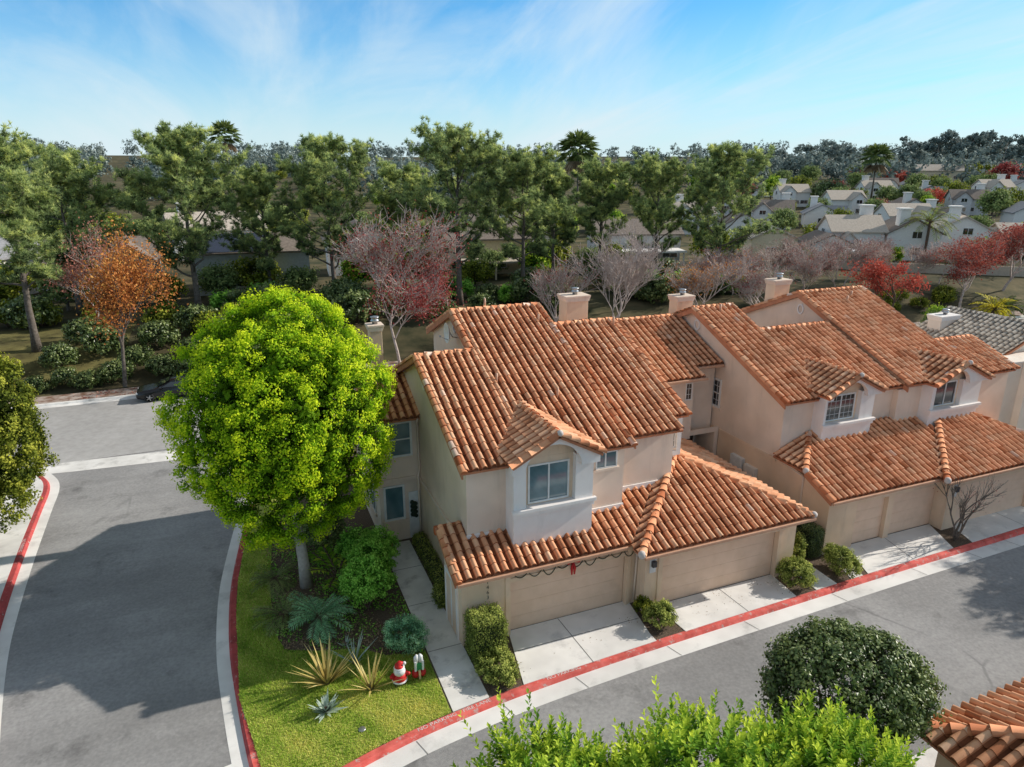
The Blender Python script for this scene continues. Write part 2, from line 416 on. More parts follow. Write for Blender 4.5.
def catmull(P, n=6):
    P = [Vector((*p, 0)) for p in P]; out = []
    for i in range(len(P)-1):
        a = P[max(i-1, 0)]; b = P[i]; c = P[i+1]; d = P[min(i+2, len(P)-1)]
        for k in range(n):
            t = k/n
            q = .5*((2*b)+(-a+c)*t+(2*a-5*b+4*c-d)*t*t+(-a+3*b-3*c+d)*t**3)
            out.append((q.x, q.y))
    out.append((P[-1].x, P[-1].y)); return out
KP = catmull([(62, 18.3), (45, 17.85), (32.5, 17.5), (25, 17.38), (18.5, 17.22), (14, 17.1), (10.1, 16.95), (6.75, 16.72), (4, 16.36), (2.4, 16.02), (1.25, 15.7), (.4, 15.42), (-.25, 15.45), (-.68, 15.85), (-.92, 16.5), (-1.08, 17.6), (-1.28, 19.66), (-1.45, 22.0), (-1.47, 24.2), (-1.36, 26.6), (-1.06, 29.2), (-.5, 33), (.3, 37), (1.6, 40), (3.6, 42.0), (7, 42.6), (14, 42.55)])
site = KP+[(x, 42.6-bend(x)) for x in (20, 30, 40, 50, 62)]
def offset_path(P, d):
    out = []
    for i, p in enumerate(P):
        a = Vector(P[max(i-1, 0)]); b = Vector(P[min(i+1, len(P)-1)])
        t = (b-a).normalized(); n = Vector((-t.y, t.x))
        out.append((p[0]+n.x*d, p[1]+n.y*d))
    return out
def strip(P, d0, z0, d1, z1):
    A = offset_path(P, d0); B = offset_path(P, d1)
    V = [(*a, z0) for a in A]+[(*b, z1) for b in B]; n = len(P)
    return V, [(i, i+1, n+i+1, n+i) for i in range(n-1)]
def kerb(name, P, side, mat, gut=.62):
    """P runs with the parcel on its right when side=1"""
    mb = MB(); s = side
    for a in ((-.16*s, .003, .03*s, .003), (.03*s, .003, .055*s, -.02), (.055*s, -.02, .12*s, RZ+.02)):
        mb.add(*strip(P, *a))
    k = mb.build(name, mat, recalc=False); k['kind'] = 'structure'
    if sum(p.normal.z for p in k.data.polygons) < 0: k.data.flip_normals()
    g = MB(); g.add(*strip(P, .10*s, RZ+.024, (.12+gut)*s, RZ+.006))
    # expansion joints as shallow dark slots
    k2 = g.build('gutter', M['concrete_drive'], recalc=False); k2['kind'] = 'structure'
    if sum(p.normal.z for p in k2.data.polygons) < 0: k2.data.flip_normals()
    return k
def arc_split(P, pred):
    return [p for p in P if pred(p)]
i_turn = max(i for i, p in enumerate(KP) if p[1] < 17.4 and p[0] < -.9)
i_end = max(i for i, p in enumerate(KP) if p[1] < 34.0 and p[0] < 1)
kerb('red_kerb', KP[:i_turn+1], 1, M['kerb_red'])
kerb('red_kerb', KP[i_turn:i_end+1], 1, M['kerb_red_shade'], .42)
kerb('kerb', KP[i_end:], 1, M['concrete'], .42)
sheet('parcel_ground', site, 0.0, M['mulch'], .3)
# left parcel
LP = catmull([(-6.5, 12), (-8.2, 19.5), (-9.15, 24.5), (-9.55, 28), (-9.85, 32), (-10.1, 36.6), (-10.25, 39.4), (-10.7, 41.0), (-11.6, 42.1), (-14, 42.6), (-30, 42.7)])
il = max(i for i, p in enumerate(LP) if p[1] < 41.8)
kerb('red_kerb', LP[:il+1], -1, M['kerb_red_shade'], .42)
kerb('kerb', LP[il:], -1, M['concrete'], .42)
for o_ in list(COL.objects):
    pass
sheet('left_parcel_ground', LP+[(-60, 42.7), (-60, 12)], 0.0, M['soil_grass'], .3)
A = offset_path(LP[:il+3], .16); B = offset_path(LP[:il+3], 1.75)
sheet('pavement', A+B[::-1], .005, M['concrete'], .06)
# back street
st = [(x, 43.3-bend(x)) for x in (-60, 0, 10, 20, 30, 40, 50, 65, 90)]
sn = [(x, 55.2-bend(x)) for x in (90, 65, 50, 40, 30, 20, 10, 0, -60)]
sheet('street', st+sn, RZ+.006, M['asphalt_street'])
FK = [(x, 55.2-bend(x)) for x in (-60, -30, -10, 0, 10, 15, 20, 25, 30, 35, 40, 45, 50, 55, 65, 90)]
kerb('kerb', FK, -1, M['concrete'], .45)
sheet('pavement', [(x, 55.36-bend(x)) for x in (-60, 0, 10, 20, 30, 40, 50, 65, 90)]+[(x, 57.2-bend(x)) for x in (90, 65, 50, 40, 30, 20, 10, 0, -60)], .006, M['pavement_leafy'], .3)
# concrete cross gutter at the entrance
sheet('cross_gutter', [(-11.2, 41.9), (-9.4, 41.7), (-1.0, 41.1), (1.8, 40.9), (3.4, 42.2), (1, 42.6), (-9.6, 43.3), (-12.5, 43.3)], RZ+.012, M['concrete'])
# near parcel
NPK = catmull([(-1, 5), (0.5, 7.4), (2.5, 8.6), (6, 9.2), (12, 9.4), (25, 9.7), (60, 10.4)])
kerb('red_kerb', NPK, 1, M['kerb_red'])
sheet('near_parcel_ground', NPK+[(60, -15), (-1, -15)], 0.0, M['mulch'], .3)

# lawn, concrete flatwork
lawn = [(-1.12, 17.6), (-1.3, 19.66), (-1.3, 22.0), (-1.31, 24.2), (-1.2, 26.6), (-.9, 29.2), (-.35, 33), (.4, 36.5), (1.8, 36.5), (1.0, 33), (.25, 29), (0, 26), (-.1, 23), (.2, 21.6), (1.2, 21.1), (2.6, 20.7), (3.4, 20.0), (4.72, 19.6), (4.72, 16.66), (4, 16.54), (2.4, 16.2), (1.25, 15.87), (.4, 15.6), (-.2, 15.62), (-.55, 15.95), (-.78, 16.5), (-.95, 17.6)][1:]
sheet('lawn', lawn, .012, M['soil_grass'])
def inpoly(x, y, P):
    c = False; j = len(P)-1
    for i in range(len(P)):
        if (P[i][1] > y) != (P[j][1] > y) and x < (P[j][0]-P[i][0])*(y-P[i][1])/(P[j][1]-P[i][1])+P[i][0]: c = not c
        j = i
    return c
rg = np.random.default_rng(5)
pts = []
while len(pts) < 52000:
    x = rg.uniform(-1.4, 4.8); y = rg.uniform(15.5, 30)
    if inpoly(x, y, lawn) and (y < 24 or rg.random() < .5): pts.append((x, y))
P = np.array(pts); n = len(P)
a = rg.uniform(0, 6.283, n); h = rg.uniform(.035, .085, n); w = .013
lx = np.cos(a)*w; ly = np.sin(a)*w; tx = rg.normal(0, .03, n); ty = rg.normal(0, .03, n)
V = np.zeros((n, 3, 3)); V[:, 0] = np.c_[P[:, 0]-lx, P[:, 1]-ly, np.full(n, .01)]; V[:, 1] = np.c_[P[:, 0]+lx, P[:, 1]+ly, np.full(n, .01)]
V[:, 2] = np.c_[P[:, 0]+tx, P[:, 1]+ty, h+.01]
patch_sun = np.sin(P[:, 0]*1.7+1)*np.sin(P[:, 1]*2.3)*.22+np.sin(P[:, 0]*5.1+P[:, 1]*3.3)*.12+np.exp(-((P[:, 0]-3.0)**2+(P[:, 1]-17.1)**2)/.8)*.35+np.where(P[:, 1] < 18.6, .12, -.08)  # dry patches, plus a lighter sunlit tone painted toward the lane
o = np_mesh('lawn_grass', V.reshape(-1, 3), np.arange(3*n).reshape(-1, 3), M['grass'], tint=np.clip(.5+patch_sun+rg.normal(0, .22, n), 0, 1))
o['kind'] = 'stuff'; o['label'] = 'short green and yellowish lawn grass on the corner plot'

def litter(name, n, poly, mat, L, hmax, label, seed):
    r_ = np.random.default_rng(seed); P_ = []
    xs_ = [p[0] for p in poly]; ys_ = [p[1] for p in poly]
    while len(P_) < n:
        x = r_.uniform(min(xs_), max(xs_)); y = r_.uniform(min(ys_), max(ys_))
        if inpoly(x, y, poly) and math.sin(x*2.1+seed)+math.sin(y*1.7+seed*2)+math.sin((x+y)*3.1) > r_.uniform(-1.6, 1.2): P_.append((x, y, r_.uniform(.015, hmax)))
    P_ = np.array(P_); Nn = np.c_[r_.normal(0, .5, (n, 2)), np.ones(n)]; Nn /= np.linalg.norm(Nn, axis=1, keepdims=True)
    d = np.cross(Nn, r_.normal(size=(n, 3))); d /= np.linalg.norm(d, axis=1, keepdims=True); w_ = np.cross(Nn, d); l_ = L*r_.uniform(.5, 1.4, (n, 1))
    V_ = np.stack([P_-d*l_*.5, P_+w_*l_*.3, P_+d*l_*.5, P_-w_*l_*.3], 1).reshape(-1, 3)
    o = np_mesh(name, V_, np.arange(4*n).reshape(-1, 4), M[mat], tint=np.clip(r_.normal(.5, .22, n), 0, 1)); o['kind'] = 'stuff'; o['label'] = label
bed = [(-.05, 29), (0, 26), (-.1, 23), (.2, 21.6), (1.2, 21.1), (2.6, 20.7), (3.4, 20.0), (4.72, 19.6), (4.72, 29)]
litter('ground_cover', 5200, bed, 'leaf_shrub', .085, .10, 'low green weeds creeping over the shaded bed', 3)
litter('leaf_litter', 5200, bed, 'palm_dead', .075, .03, 'dry brown leaf litter on the shaded bed', 8)
litter('fallen_leaves', 420, [(-12, 57.15), (4, 57.15), (4, 55.45), (-12, 55.45)], 'leaf_rust', .16, .02, 'fallen rust leaves along the far pavement and kerb', 4)
litter('fallen_leaves', 500, [(5.9, 16.95), (7.2, 17.0), (7.2, 18), (20, 17.5), (22.8, 17.6), (22.8, 19.2), (12.4, 19), (12.5, 17.2), (13.7, 17.3), (13.6, 18.9), (12.5, 19)], 'palm_dead', .05, .03, 'dry leaves under the low shrubs by the driveways', 6)
def flat(name, pts, z=.018, mat='concrete_drive'): return sheet(name, pts, z, M[mat], .05)
flat('front_walk', [(4.78, 16.66), (6.02, 16.82), (6.02, 27.2), (4.78, 27.2)], .02, 'concrete')
flat('driveway', [(7.25, 16.92), (12.45, 17.16), (12.45, 17.6), (12.75, 19.62), (7.78, 19.62)], .02)
flat('driveway', [(13.72, 17.21), (19.0, 17.38), (19.15, 18.95), (13.55, 18.95)], .02)
flat('side_walk', [(20.05, 17.4), (21.15, 17.44), (21.35, 27), (20.45, 27)], .02, 'concrete')
flat('driveway', [(22.9, 17.5), (28.05, 17.58), (29.0, 19.5), (23.8, 19.5)], .02)
flat('driveway', [(29.3, 17.6), (36.5, 17.78), (36.2, 19.2), (29.9, 19.2)], .02)
flat('front_walk', [(21.95, 17.46), (22.6, 17.48), (23.1, 19.3), (22.6, 19.3)], .02, 'concrete')
jm = MB()
for (x0, y0, x1, y1) in ((9.85, 16.99, 9.75, 19.6), (7.6, 18.5, 12.55, 18.5), (16.6, 17.3, 16.5, 18.93), (4.8, 19.6, 6, 19.6), (4.8, 22.4, 6, 22.4), (4.8, 25, 6, 25), (25.6, 17.56, 26, 19.48), (33, 17.7, 33, 19.15), (20.2, 20.3, 21.2, 20.3), (20.1, 18.6, 21.2, 18.6)):
    d = Vector((x1-x0, y1-y0)).normalized(); nn = Vector((-d.y, d.x))*.013
    jm.add([(x0+nn.x, y0+nn.y, .0245), (x1+nn.x, y1+nn.y, .0245), (x1-nn.x, y1-nn.y, .0245), (x0-nn.x, y0-nn.y, .0245)], [(0, 3, 2, 1)])
for t in (.5, 3.3, 6.1, 9.2, 12.6, 16.3, 20.9, 24.5, 28, 31.5):
    q = min(range(len(KP[:i_turn])), key=lambda i: abs(KP[i][0]-t)); p = KP[q]
    jm.add([(p[0]+.1, p[1]-.14, RZ+.032), (p[0]+.12, p[1]-.14, RZ+.032), (p[0]+.32, p[1]-.72, RZ+.016), (p[0]+.30, p[1]-.72, RZ+.016)], [(0, 3, 2, 1)])
o = jm.build('concrete_joints', M['joint'], recalc=False); o['kind'] = 'structure'
for p in o.data.polygons:
    pass

# kerb lettering
def text_mesh(name, body, size, mat, loc, rot, parent=None, sx=1.0):
    c = bpy.data.curves.new(name, 'FONT'); c.body = body; c.size = size; c.align_x = 'CENTER'; c.align_y = 'CENTER'
    t = bpy.data.objects.new(name+'_tmp', c); COL.objects.link(t)
    bpy.context.view_layer.update()
    me = bpy.data.meshes.new_from_object(t.evaluated_get(bpy.context.evaluated_depsgraph_get()))
    bpy.data.objects.remove(t)
    me.materials.clear(); me.materials.append(mat)
    Mx = Matrix.Translation(loc) @ Matrix.Diagonal((1, 1, 1, 1))
    from mathutils import Euler
    me.transform(Mx @ Euler(rot).to_matrix().to_4x4() @ Matrix.Diagonal((sx, 1, 1, 1)))
    o = bpy.data.objects.new(name, me); return link(o, parent)
def kerb_text(body, x, y, ang, where, size=.19, sx=1.12):
    o = text_mesh('kerb_lettering', body, size, M['paint_white'], (x, y, .0075), (0, 0, ang), None, sx)
    tag(o, 'white stencilled %s %s' % (body, where), 'lettering', 'white stencils on the red kerbs')
def kpt(t, d=-.065):
    q = min(range(len(KP)), key=lambda i: abs(KP[i][0]-t)+(100 if i > i_turn else 0))
    i2 = q+1 if KP[q][0] > t else q-1
    f = (t-KP[q][0])/(KP[i2][0]-KP[q][0]+1e-9)
    y = KP[q][1]+(KP[i2][1]-KP[q][1])*f
    sl = math.atan2(KP[q-1][1]-KP[q+1][1], KP[q-1][0]-KP[q+1][0])
    return t, y-d, sl
for body, t, wh in (('NO PARKING', 4.22, 'on the red kerb below the ornaments'), ('FIRE LANE', 5.55, 'on the red kerb at the foot of the walk'), ('NO PARKING', 8.7, 'on the red kerb in front of the first driveway')):
    x, y, sl = kpt(t); kerb_text(body, x, y, sl, wh)
kerb_text('NO PARKING', -1.2, 19.3, rad(97)+math.pi, 'on the curved red kerb beside the lawn', .17)
kerb_text('NO PARKING', -10.0, 33.2, rad(-86), 'on the red kerb along the left pavement', .18)

# ------------------------------------------------------------------ roofs
SL = .4167; CS = 1/math.hypot(1, SL); SN = SL*CS
def roof_plane(parent, dirn, e, ze, poly, slope=SL, mat='tile', tw=.335, ex=.385, seed=0, deck=True, name='roof', fasc='fascia', thick=.12):
    c = 1/math.hypot(1, slope); s = slope*c
    if dirn == 'front': O = (0, e, ze); U = (1, 0, 0); Vv = (0, c, s); zf = lambda x, y: ze+slope*(y-e)
    elif dirn == 'back': O = (0, e, ze); U = (-1, 0, 0); Vv = (0, -c, s); zf = lambda x, y: ze+slope*(e-y)
    elif dirn == 'left': O = (e, 0, ze); U = (0, -1, 0); Vv = (c, 0, s); zf = lambda x, y: ze+slope*(x-e)
    else: O = (e, 0, ze); U = (0, 1, 0); Vv = (-c, 0, s); zf = lambda x, y: ze+slope*(e-x)
    O = np.array(O, float); U = np.array(U, float); Vv = np.array(Vv, float); Nn = np.cross(U, Vv)
    P3 = np.array([(x, y, zf(x, y)) for x, y in poly])
    uv = np.c_[(P3-O)@U, (P3-O)@Vv]
    u0, v0 = uv.min(0); u1, v1 = uv.max(0)
    v0 = math.floor((v0+1e-3)/ex)*ex if v0 > .02 else 0
    nc = int(math.ceil((u1-u0)/tw))+1; nr = int(math.ceil((v1-v0)/ex))+1
    r = np.random.default_rng(seed+int(abs(u0*13+v1*7)))
    sfr = np.array([0, .05, .15, .28, .40, .52, .62, .67, .84, 1.0])
    hh = np.where(sfr < .671, .120*np.sin(np.pi*np.minimum(sfr, .67)/.67)**.75, -.035*np.sin(np.pi*(sfr-.67)/.33))
    k = len(sfr)
    ci, rj = np.meshgrid(np.arange(nc), np.arange(nr)); ci = ci.ravel(); rj = rj.ravel(); nT = len(ci)
    jit = r.normal(0, .006, nT); ju = r.normal(0, .006, nT); jv = r.normal(0, .008, nT)
    uu = (u0+ci*tw+ju)[:, None]+sfr[None, :]*tw
    vv = (v0+rj*ex+jv)
    rows = [(0.0, -.02), (0.0, .038), (0.0, .038), (ex+.03, 0.0)]
    Vt = np.zeros((nT, 4, k, 3))
    for q, (dv, dh) in enumerate(rows):
        v_ = (vv+dv)[:, None]*np.ones((1, k)); h_ = hh[None, :]+dh+jit[:, None]
        Vt[:, q] = O+uu[..., None]*U+v_[..., None]*Vv+h_[..., None]*Nn
    base = (np.arange(nT)*4*k)[:, None]
    fl = []
    for q in (0, 2):
        a = np.arange(k-1)
        fl.append(np.stack([base+q*k+a, base+q*k+a+1, base+(q+1)*k+a+1, base+(q+1)*k+a], -1))
    F = np.concatenate(fl, 1).reshape(-1, 4)
    tn = np.clip(r.normal(.62, .10, nT), 0, .88); tn[r.random(nT) < .005] = .97; tn[r.random(nT) < .03] = .3
    # weather streaks by column
    tn = np.clip(tn+np.sin(ci*.9+rj*.13)*.05, 0, 1)
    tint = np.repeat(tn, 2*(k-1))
    tint = tint.reshape(nT, 2, k-1); tint[:, 0] *= .4; tint[:, :, -2:] *= .15; tint[:, :, 0] *= .5; tint[:, :, -3] *= .5; tint = tint.ravel()  # lips, troughs and flanks tinted darker: shade painted between the barrels
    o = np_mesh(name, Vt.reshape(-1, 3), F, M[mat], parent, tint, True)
    bm = bmesh.new(); bm.from_mesh(o.data)
    cen = P3.mean(0)
    n_ = len(P3)
    for i in range(n_):
        a = P3[i]; b = P3[(i+1) % n_]
        d = b-a
        # eave edges are not clipped so the barrel ends show
        pn = np.cross(d, Nn); L = np.linalg.norm(pn)
        if L < 1e-6: continue
        pn /= L
        if np.dot(cen-a, pn) > 0: pn = -pn
        is_eave = abs((a-O)@Vv) < .02 and abs((b-O)@Vv) < .02
        aa = a + (pn*.05 if is_eave else 0)
        bmesh.ops.bisect_plane(bm, geom=bm.verts[:]+bm.edges[:]+bm.faces[:], plane_co=Vector(aa), plane_no=Vector(pn), clear_outer=True)
    bm.to_mesh(o.data); bm.free()
    if deck:
        mb = MB(); n = len(P3)
        top = [tuple(p-Nn*.05) for p in P3]; bot = [tuple(p-Nn*(.03+thick)) for p in P3]
        mb.add(top+bot, [tuple(range(n)), tuple(range(n, 2*n))[::-1]]+[(i, (i+1) % n, n+(i+1) % n, n+i) for i in range(n)])
        mb.build('fascia', M[fasc], o)
    return o

def cap_row(parent, p0, p1, r=.115, seg=.40, seed=1, mat='cap', lift=.05, end=False, name='ridge_cap', flip=False):
    p0 = Vector(p0); p1 = Vector(p1)
    if flip: p0, p1 = p1, p0
    d = p1-p0; L = d.length; d.normalize()
    side = d.cross(Vector((0, 0, 1))).normalized(); up = side.cross(d).normalized()
    n = max(1, round(L/seg)); sg = L/n
    rng = random.Random(seed+int(L*10)); V = []; F = []; T = []
    K = 8
    for i in range(n):
        a = p0+d*(i*sg-.03); b = p0+d*((i+1)*sg+.03)
        off = rng.uniform(-.008, .008); tt = min(.9, max(0, rng.gauss(.55, .2)))
        if rng.random() < .06: tt = .97
        base = len(V)
        for (q, rr, lf) in ((a, r*1.1, lift+.02), (b, r*.92, lift-.012)):
            for kk in range(K+1):
                an = math.pi*(-.06+1.12*kk/K)
                w = q+side*(math.cos(an)*rr)+up*(math.sin(an)*rr*.9+lf-.05)+side*off
                V.append(tuple(w))
        for kk in range(K):
            F.append((base+kk, base+kk+1, base+K+1+kk+1, base+K+1+kk)); T.append(tt)
        # end face (fan of quads toward the axis)
        cb_ = len(V); V.append(tuple(a+up*(lift-.06)))
        for kk in range(0, K, 2):
            F.append((cb_, base+kk, base+kk+1, base+kk+2)); T.append(.2)
    o = np_mesh(name, V, F, M[mat], parent, T, True)
    if end:
        e = MB(); e.ball(tuple(p0+up*.04), r*1.02, 10); e.build('mortar_end', M['mortar'], o, True)
    return o

def zmain(y, e, ze, s=SL): return ze+s*(y-e)

# ------------------------------------------------------------------ house parts
def mapper(face, plane):
    if face == '-y': return lambda u, d, w: (u, plane-d, w)
    if face == '+y': return lambda u, d, w: (u, plane+d, w)
    if face == '-x': return lambda u, d, w: (plane-d, u, w)
    return lambda u, d, w: (plane+d, u, w)
def mbox(mb, mp, u0, u1, d0, d1, w0, w1):
    v = [mp(u, d, w) for w in (w0, w1) for d in (d0, d1) for u in (u0, u1)]
    mb.add(v, [(0, 1, 3, 2), (4, 6, 7, 5), (0, 4, 5, 1), (2, 3, 7, 6), (0, 2, 6, 4), (1, 5, 7, 3)])
def window(parent, face, plane, u0, u1, w0, w1, mull=(), rails=(), grid=None, fw=.06, proud=.05, glass='glass', sill=True, surround=0, name='window'):
    mp = mapper(face, plane); f = MB()
    mbox(f, mp, u0, u0+fw, .002, proud, w0, w1); mbox(f, mp, u1-fw, u1, .002, proud, w0, w1)
    mbox(f, mp, u0+fw, u1-fw, .002, proud, w1-fw, w1); mbox(f, mp, u0+fw, u1-fw, .002, proud, w0, w0+fw)
    for m in mull:
        uu = u0+(u1-u0)*m; mbox(f, mp, uu-.028, uu+.028, .002, proud-.004, w0+fw, w1-fw)
    for m in rails:
        ww = w0+(w1-w0)*m; mbox(f, mp, u0+fw, u1-fw, .003, proud-.008, ww-.025, ww+.025)
    if grid:
        for i in range(1, grid[0]):
            uu = u0+(u1-u0)*i/grid[0]; mbox(f, mp, uu-.007, uu+.007, .012, proud-.025, w0+fw, w1-fw)
        for i in range(1, grid[1]):
            ww = w0+(w1-w0)*i/grid[1]; mbox(f, mp, u0+fw, u1-fw, .012, proud-.019, ww-.007, ww+.007)
    fr = f.build(name, M['trim_white'], parent)
    g = MB(); mbox(g, mp, u0+fw*.6, u1-fw*.6, .001, .014, w0+fw*.6, w1-fw*.6); g.build('pane', M[glass], fr)
    if sill:
        s = MB(); mbox(s, mp, u0-.08, u1+.08, .001, .085, w0-.11, w0-.003); s.build('sill', M['stucco'], fr, bevel=.012)
    return fr
def garage_door(parent, y, x0, x1, z1=2.15, rows=4):
    mb = MB(); h = z1/rows
    for i in range(rows):
        mb.box(x0, x1, y-.03, y, i*h+.004, (i+1)*h-.002)
    mb.box(x0, x1, y-.012, y+.02, .01, z1)
    o = mb.build('garage_door', M['door_tan'], parent, bevel=.002)
    s = MB(); s.box(x0, x1, y-.05, y+.0, .0, .012); s.build('seal', M['rubber'], o)
    return o
def chimney(parent, x0, x1, y0, y1, z0, z1, mat='stucco_tan', capmat='stucco'):
    mb = MB(); mb.box(x0, x1, y0, y1, z0, z1-.32)
    o = mb.build('chimney', M[mat], parent, bevel=.02)
    c = MB(); c.prism([(x0-.02, z1-.32), (x1+.02, z1-.32), (x1+.09, z1-.12), (x0-.09, z1-.12)], 'y', y0-.06, y1+.06)
    c.box(x0-.10, x1+.10, y0-.08, y1+.08, z1-.117, z1-.02)
    c.build('chimney_cap', M[capmat], o, bevel=.012)
    f = MB(); cx = (x0*.45+x1*.55); cy = (y0+y1)/2
    f.lathe([(.13, 0), (.13, .12), (.2, .13), (.2, .17), (.16, .22), (.16, .30), (.21, .31), (.2, .34)], (cx, cy, z1-.02), 14)
    f.build('flue', M['metal'], o, True)
    return o
def vent_round(parent, face, plane, u, w, r=.28):
    mp = mapper(face, plane); mb = MB(); n = 24
    V = []; F = []
    for i in range(n):
        a = 2*math.pi*i/n
        for rr, d in ((r, .0), (r, .06), (r*.72, .06), (r*.72, .02)):
            V.append(mp(u+math.cos(a)*rr*.85, d, w+math.sin(a)*rr*1.1))
    for i in range(n):
        j = (i+1) % n
        for q in range(3): F.append((i*4+q, j*4+q, j*4+q+1, i*4+q+1))
    mb.add(V, F); o = mb.build('gable_vent', M['stucco_white'], parent)
    s = MB()
    for i in range(5):
        ww = w-r*.6+i*r*.3; mbox(s, mp, u-r*.5, u+r*.5, .004, .03, ww, ww+r*.12)
    s.build('louvre', M['stucco'], o)
    return o

def bay(parent, cx, yb, yw, hw, z0, zsill, zwin, zspr, zeave, zr, main, win_hw, mull, grid, glass, wx=0, rec=.32):
    """gabled dormer bay with an arched recess; main=(ye,ze) of the main roof"""
    ye, ze = main
    x0, x1 = cx-hw, cx+hw
    xa, xb = cx-win_hw-.16+wx, cx+win_hw+.16+wx
    w = MB()
    # cheeks and body
    yp = yb+.16; rec = .40
    w.box(x0, xa, yp, yw, z0, zeave-.06); w.box(xb, x1, yp, yw, z0, zeave-.06)
    bk = MB(); bk.box(xa, xb, yb+rec, yw, z0, zeave-.06)
    w.box(xa, xb, yp, yb+rec, z0, zsill)
    # gable face with arch cut, as strips
    n = 18; xq0 = max(x0+.22, xa-.12); xq1 = min(x1-.22, xb+.12); r = (xq1-xq0)/2; cxa = (xq0+xq1)/2; rise = min(r*.85, zr-.34-zspr)
    def top(x): return zr-.07-(zr-zeave)/(hw+.22)*abs(x-cx)
    def strip_(xl, xr, zl, zr_, ):
        v = []
        for y in (yb-.06, yp-.004):
            v += [(xl, y, zl), (xr, y, zr_), (xr, y, top(xr)), (xl, y, top(xl))]
        w.add(v, [(0, 1, 2, 3), (7, 6, 5, 4), (0, 4, 5, 1), (3, 2, 6, 7), (1, 5, 6, 2), (0, 3, 7, 4)])
    arch = [(cxa-r*math.cos(math.pi*i/n), zspr+rise*math.sin(math.pi*i/n)) for i in range(n+1)]
    tri = MB()
    for i in range(n):
        (xl, zl), (xr, zq) = arch[i], arch[i+1]
        if xl < cx < xr:
            zm = zl+(zq-zl)*(cx-xl)/(xr-xl); strip_(xl, cx, zl, zm); strip_(cx, xr, zm, zq)
        else: strip_(xl, xr, zl, zq)
    zb = zspr
    strip_(x0-.14, xq0, zb, zb); strip_(xq1, x1+.14, zb, zb)
    # recessed back wall above the window
    bk.prism([(x0+.004, zeave-.058), (x1-.004, zeave-.058), (x1-.004, top(x1)-.05), (cx, zr-.16), (x0+.004, top(x0)-.05)], 'y', yb+rec+.004, yw)
    o = w.build('bay', M['stucco_white'], parent); bk.build('recess_wall', M['stucco_tan'], o)  # recess in tan stucco: its shaded warm tone put into the colour
    s = MB(); s.box(x0-.04, x1+.04, yp-.08, yp-.003, zsill-.28, zsill-.12); s.box(x0-.10, x1+.10, yp-.15, yp-.003, zsill-.117, zsill+.02)
    s.build('bay_sill', M['stucco_white'], o, bevel=.015)
    window(parent, '-y', yb+rec, cx-win_hw+wx, cx+win_hw+wx, zsill+.06, zwin, mull, (), grid, .06, .05, glass, False)
    # roof
    ov = .22; slope = (zr-zeave)/(hw+ov); yf = yb-.2
    yE = ye+(zeave-ze)/SL; yR = ye+(zr-ze)/SL
    rl = roof_plane(parent, 'left', cx-hw-ov, zeave, [(cx-hw-ov, yf), (cx, yf), (cx, yR+.1), (cx-hw-ov, yE+.1)], slope, ex=.36, seed=3)
    rr = roof_plane(parent, 'right', cx+hw+ov, zeave, [(cx+hw+ov, yf), (cx, yf), (cx, yR+.1), (cx+hw+ov, yE+.1)], slope, ex=.36, seed=4)
    cap_row(rl, (cx, yf-.02, zr), (cx, yR, zr), end=True, seed=5)
    cap_row(rl, (cx-hw-ov, yf+.03, zeave), (cx, yf+.03, zr), r=.12, seed=6, name='verge_cap')
    cap_row(rr, (cx+hw+ov, yf+.03, zeave), (cx, yf+.03, zr), r=.12, seed=7, name='verge_cap')
    # plaster verge under the tiles and rounded corbel ends
    return o

def rake_caps(parent, x, y0, z0, y1, z1, seed=0): return cap_row(parent, (x, y0, z0), (x, y1, z1), r=.125, seed=seed, lift=.055, name='verge_cap')

def wall_lamp(parent, face, plane, u, w):
    mp = mapper(face, plane); a = MB(); mbox(a, mp, u-.13, u+.13, .001, .04, w-.3, w+.3)
    o = a.build('wall_lamp', M['white_plastic'], parent, bevel=.01)
    b = MB(); mbox(b, mp, u-.09, u+.09, .042, .17, w-.02, w+.22); b.build('lamp_shade', M['metal_dark'], o, bevel=.02)

def downspout(parent, pts): 
    mb = MB(); mb.tube(pts, .045, 6); return mb.build('downspout', M['stucco'], parent, True)

# ------------------------------------------------------------------ house one
H1 = thing('townhouse', 'stucco townhouse on the corner with tiled roofs and two garage doors facing the lane', 'townhouse', (9.5, 20, 0))
YE, ZE = 20.35, 6.18
def zr1(y): return ZE+SL*(y-YE)-.15
G1E, G1Z = 19.15, 2.80
def zg1(y): return G1Z+SL*(y-G1E)-.15
w = MB()
# upper block A and B, gable prisms
YA, YB = 26.45, 29.2
w.prism([(20.72, 0), (20.72, zr1(20.72)), (YA, zr1(YA)), (29.6, zr1(YA)-SL*(29.6-YA)), (29.6, 0)], 'x', 6.66, 9.0)
w.prism([(20.722, 0), (20.722, zr1(20.72)), (YB, zr1(YB)), (32.8, zr1(YB)-SL*(32.8-YB)), (32.8, 0)], 'x', 9.002, 12.95)
dzC = -.24
w.prism([(21.4, 0), (21.4, zr1(21.4)+dzC), (28.0, zr1(28)+dzC), (31.6, zr1(28)+dzC-SL*3.6), (31.6, 0)], 'x', 12.953, 15.62)
w.prism([(22.1, 0), (22.1, zr1(22.1)+dzC), (28.0, zr1(28)+dzC), (31.6, zr1(28)+dzC-SL*3.6), (31.6, 0)], 'x', 15.622, 16.3)
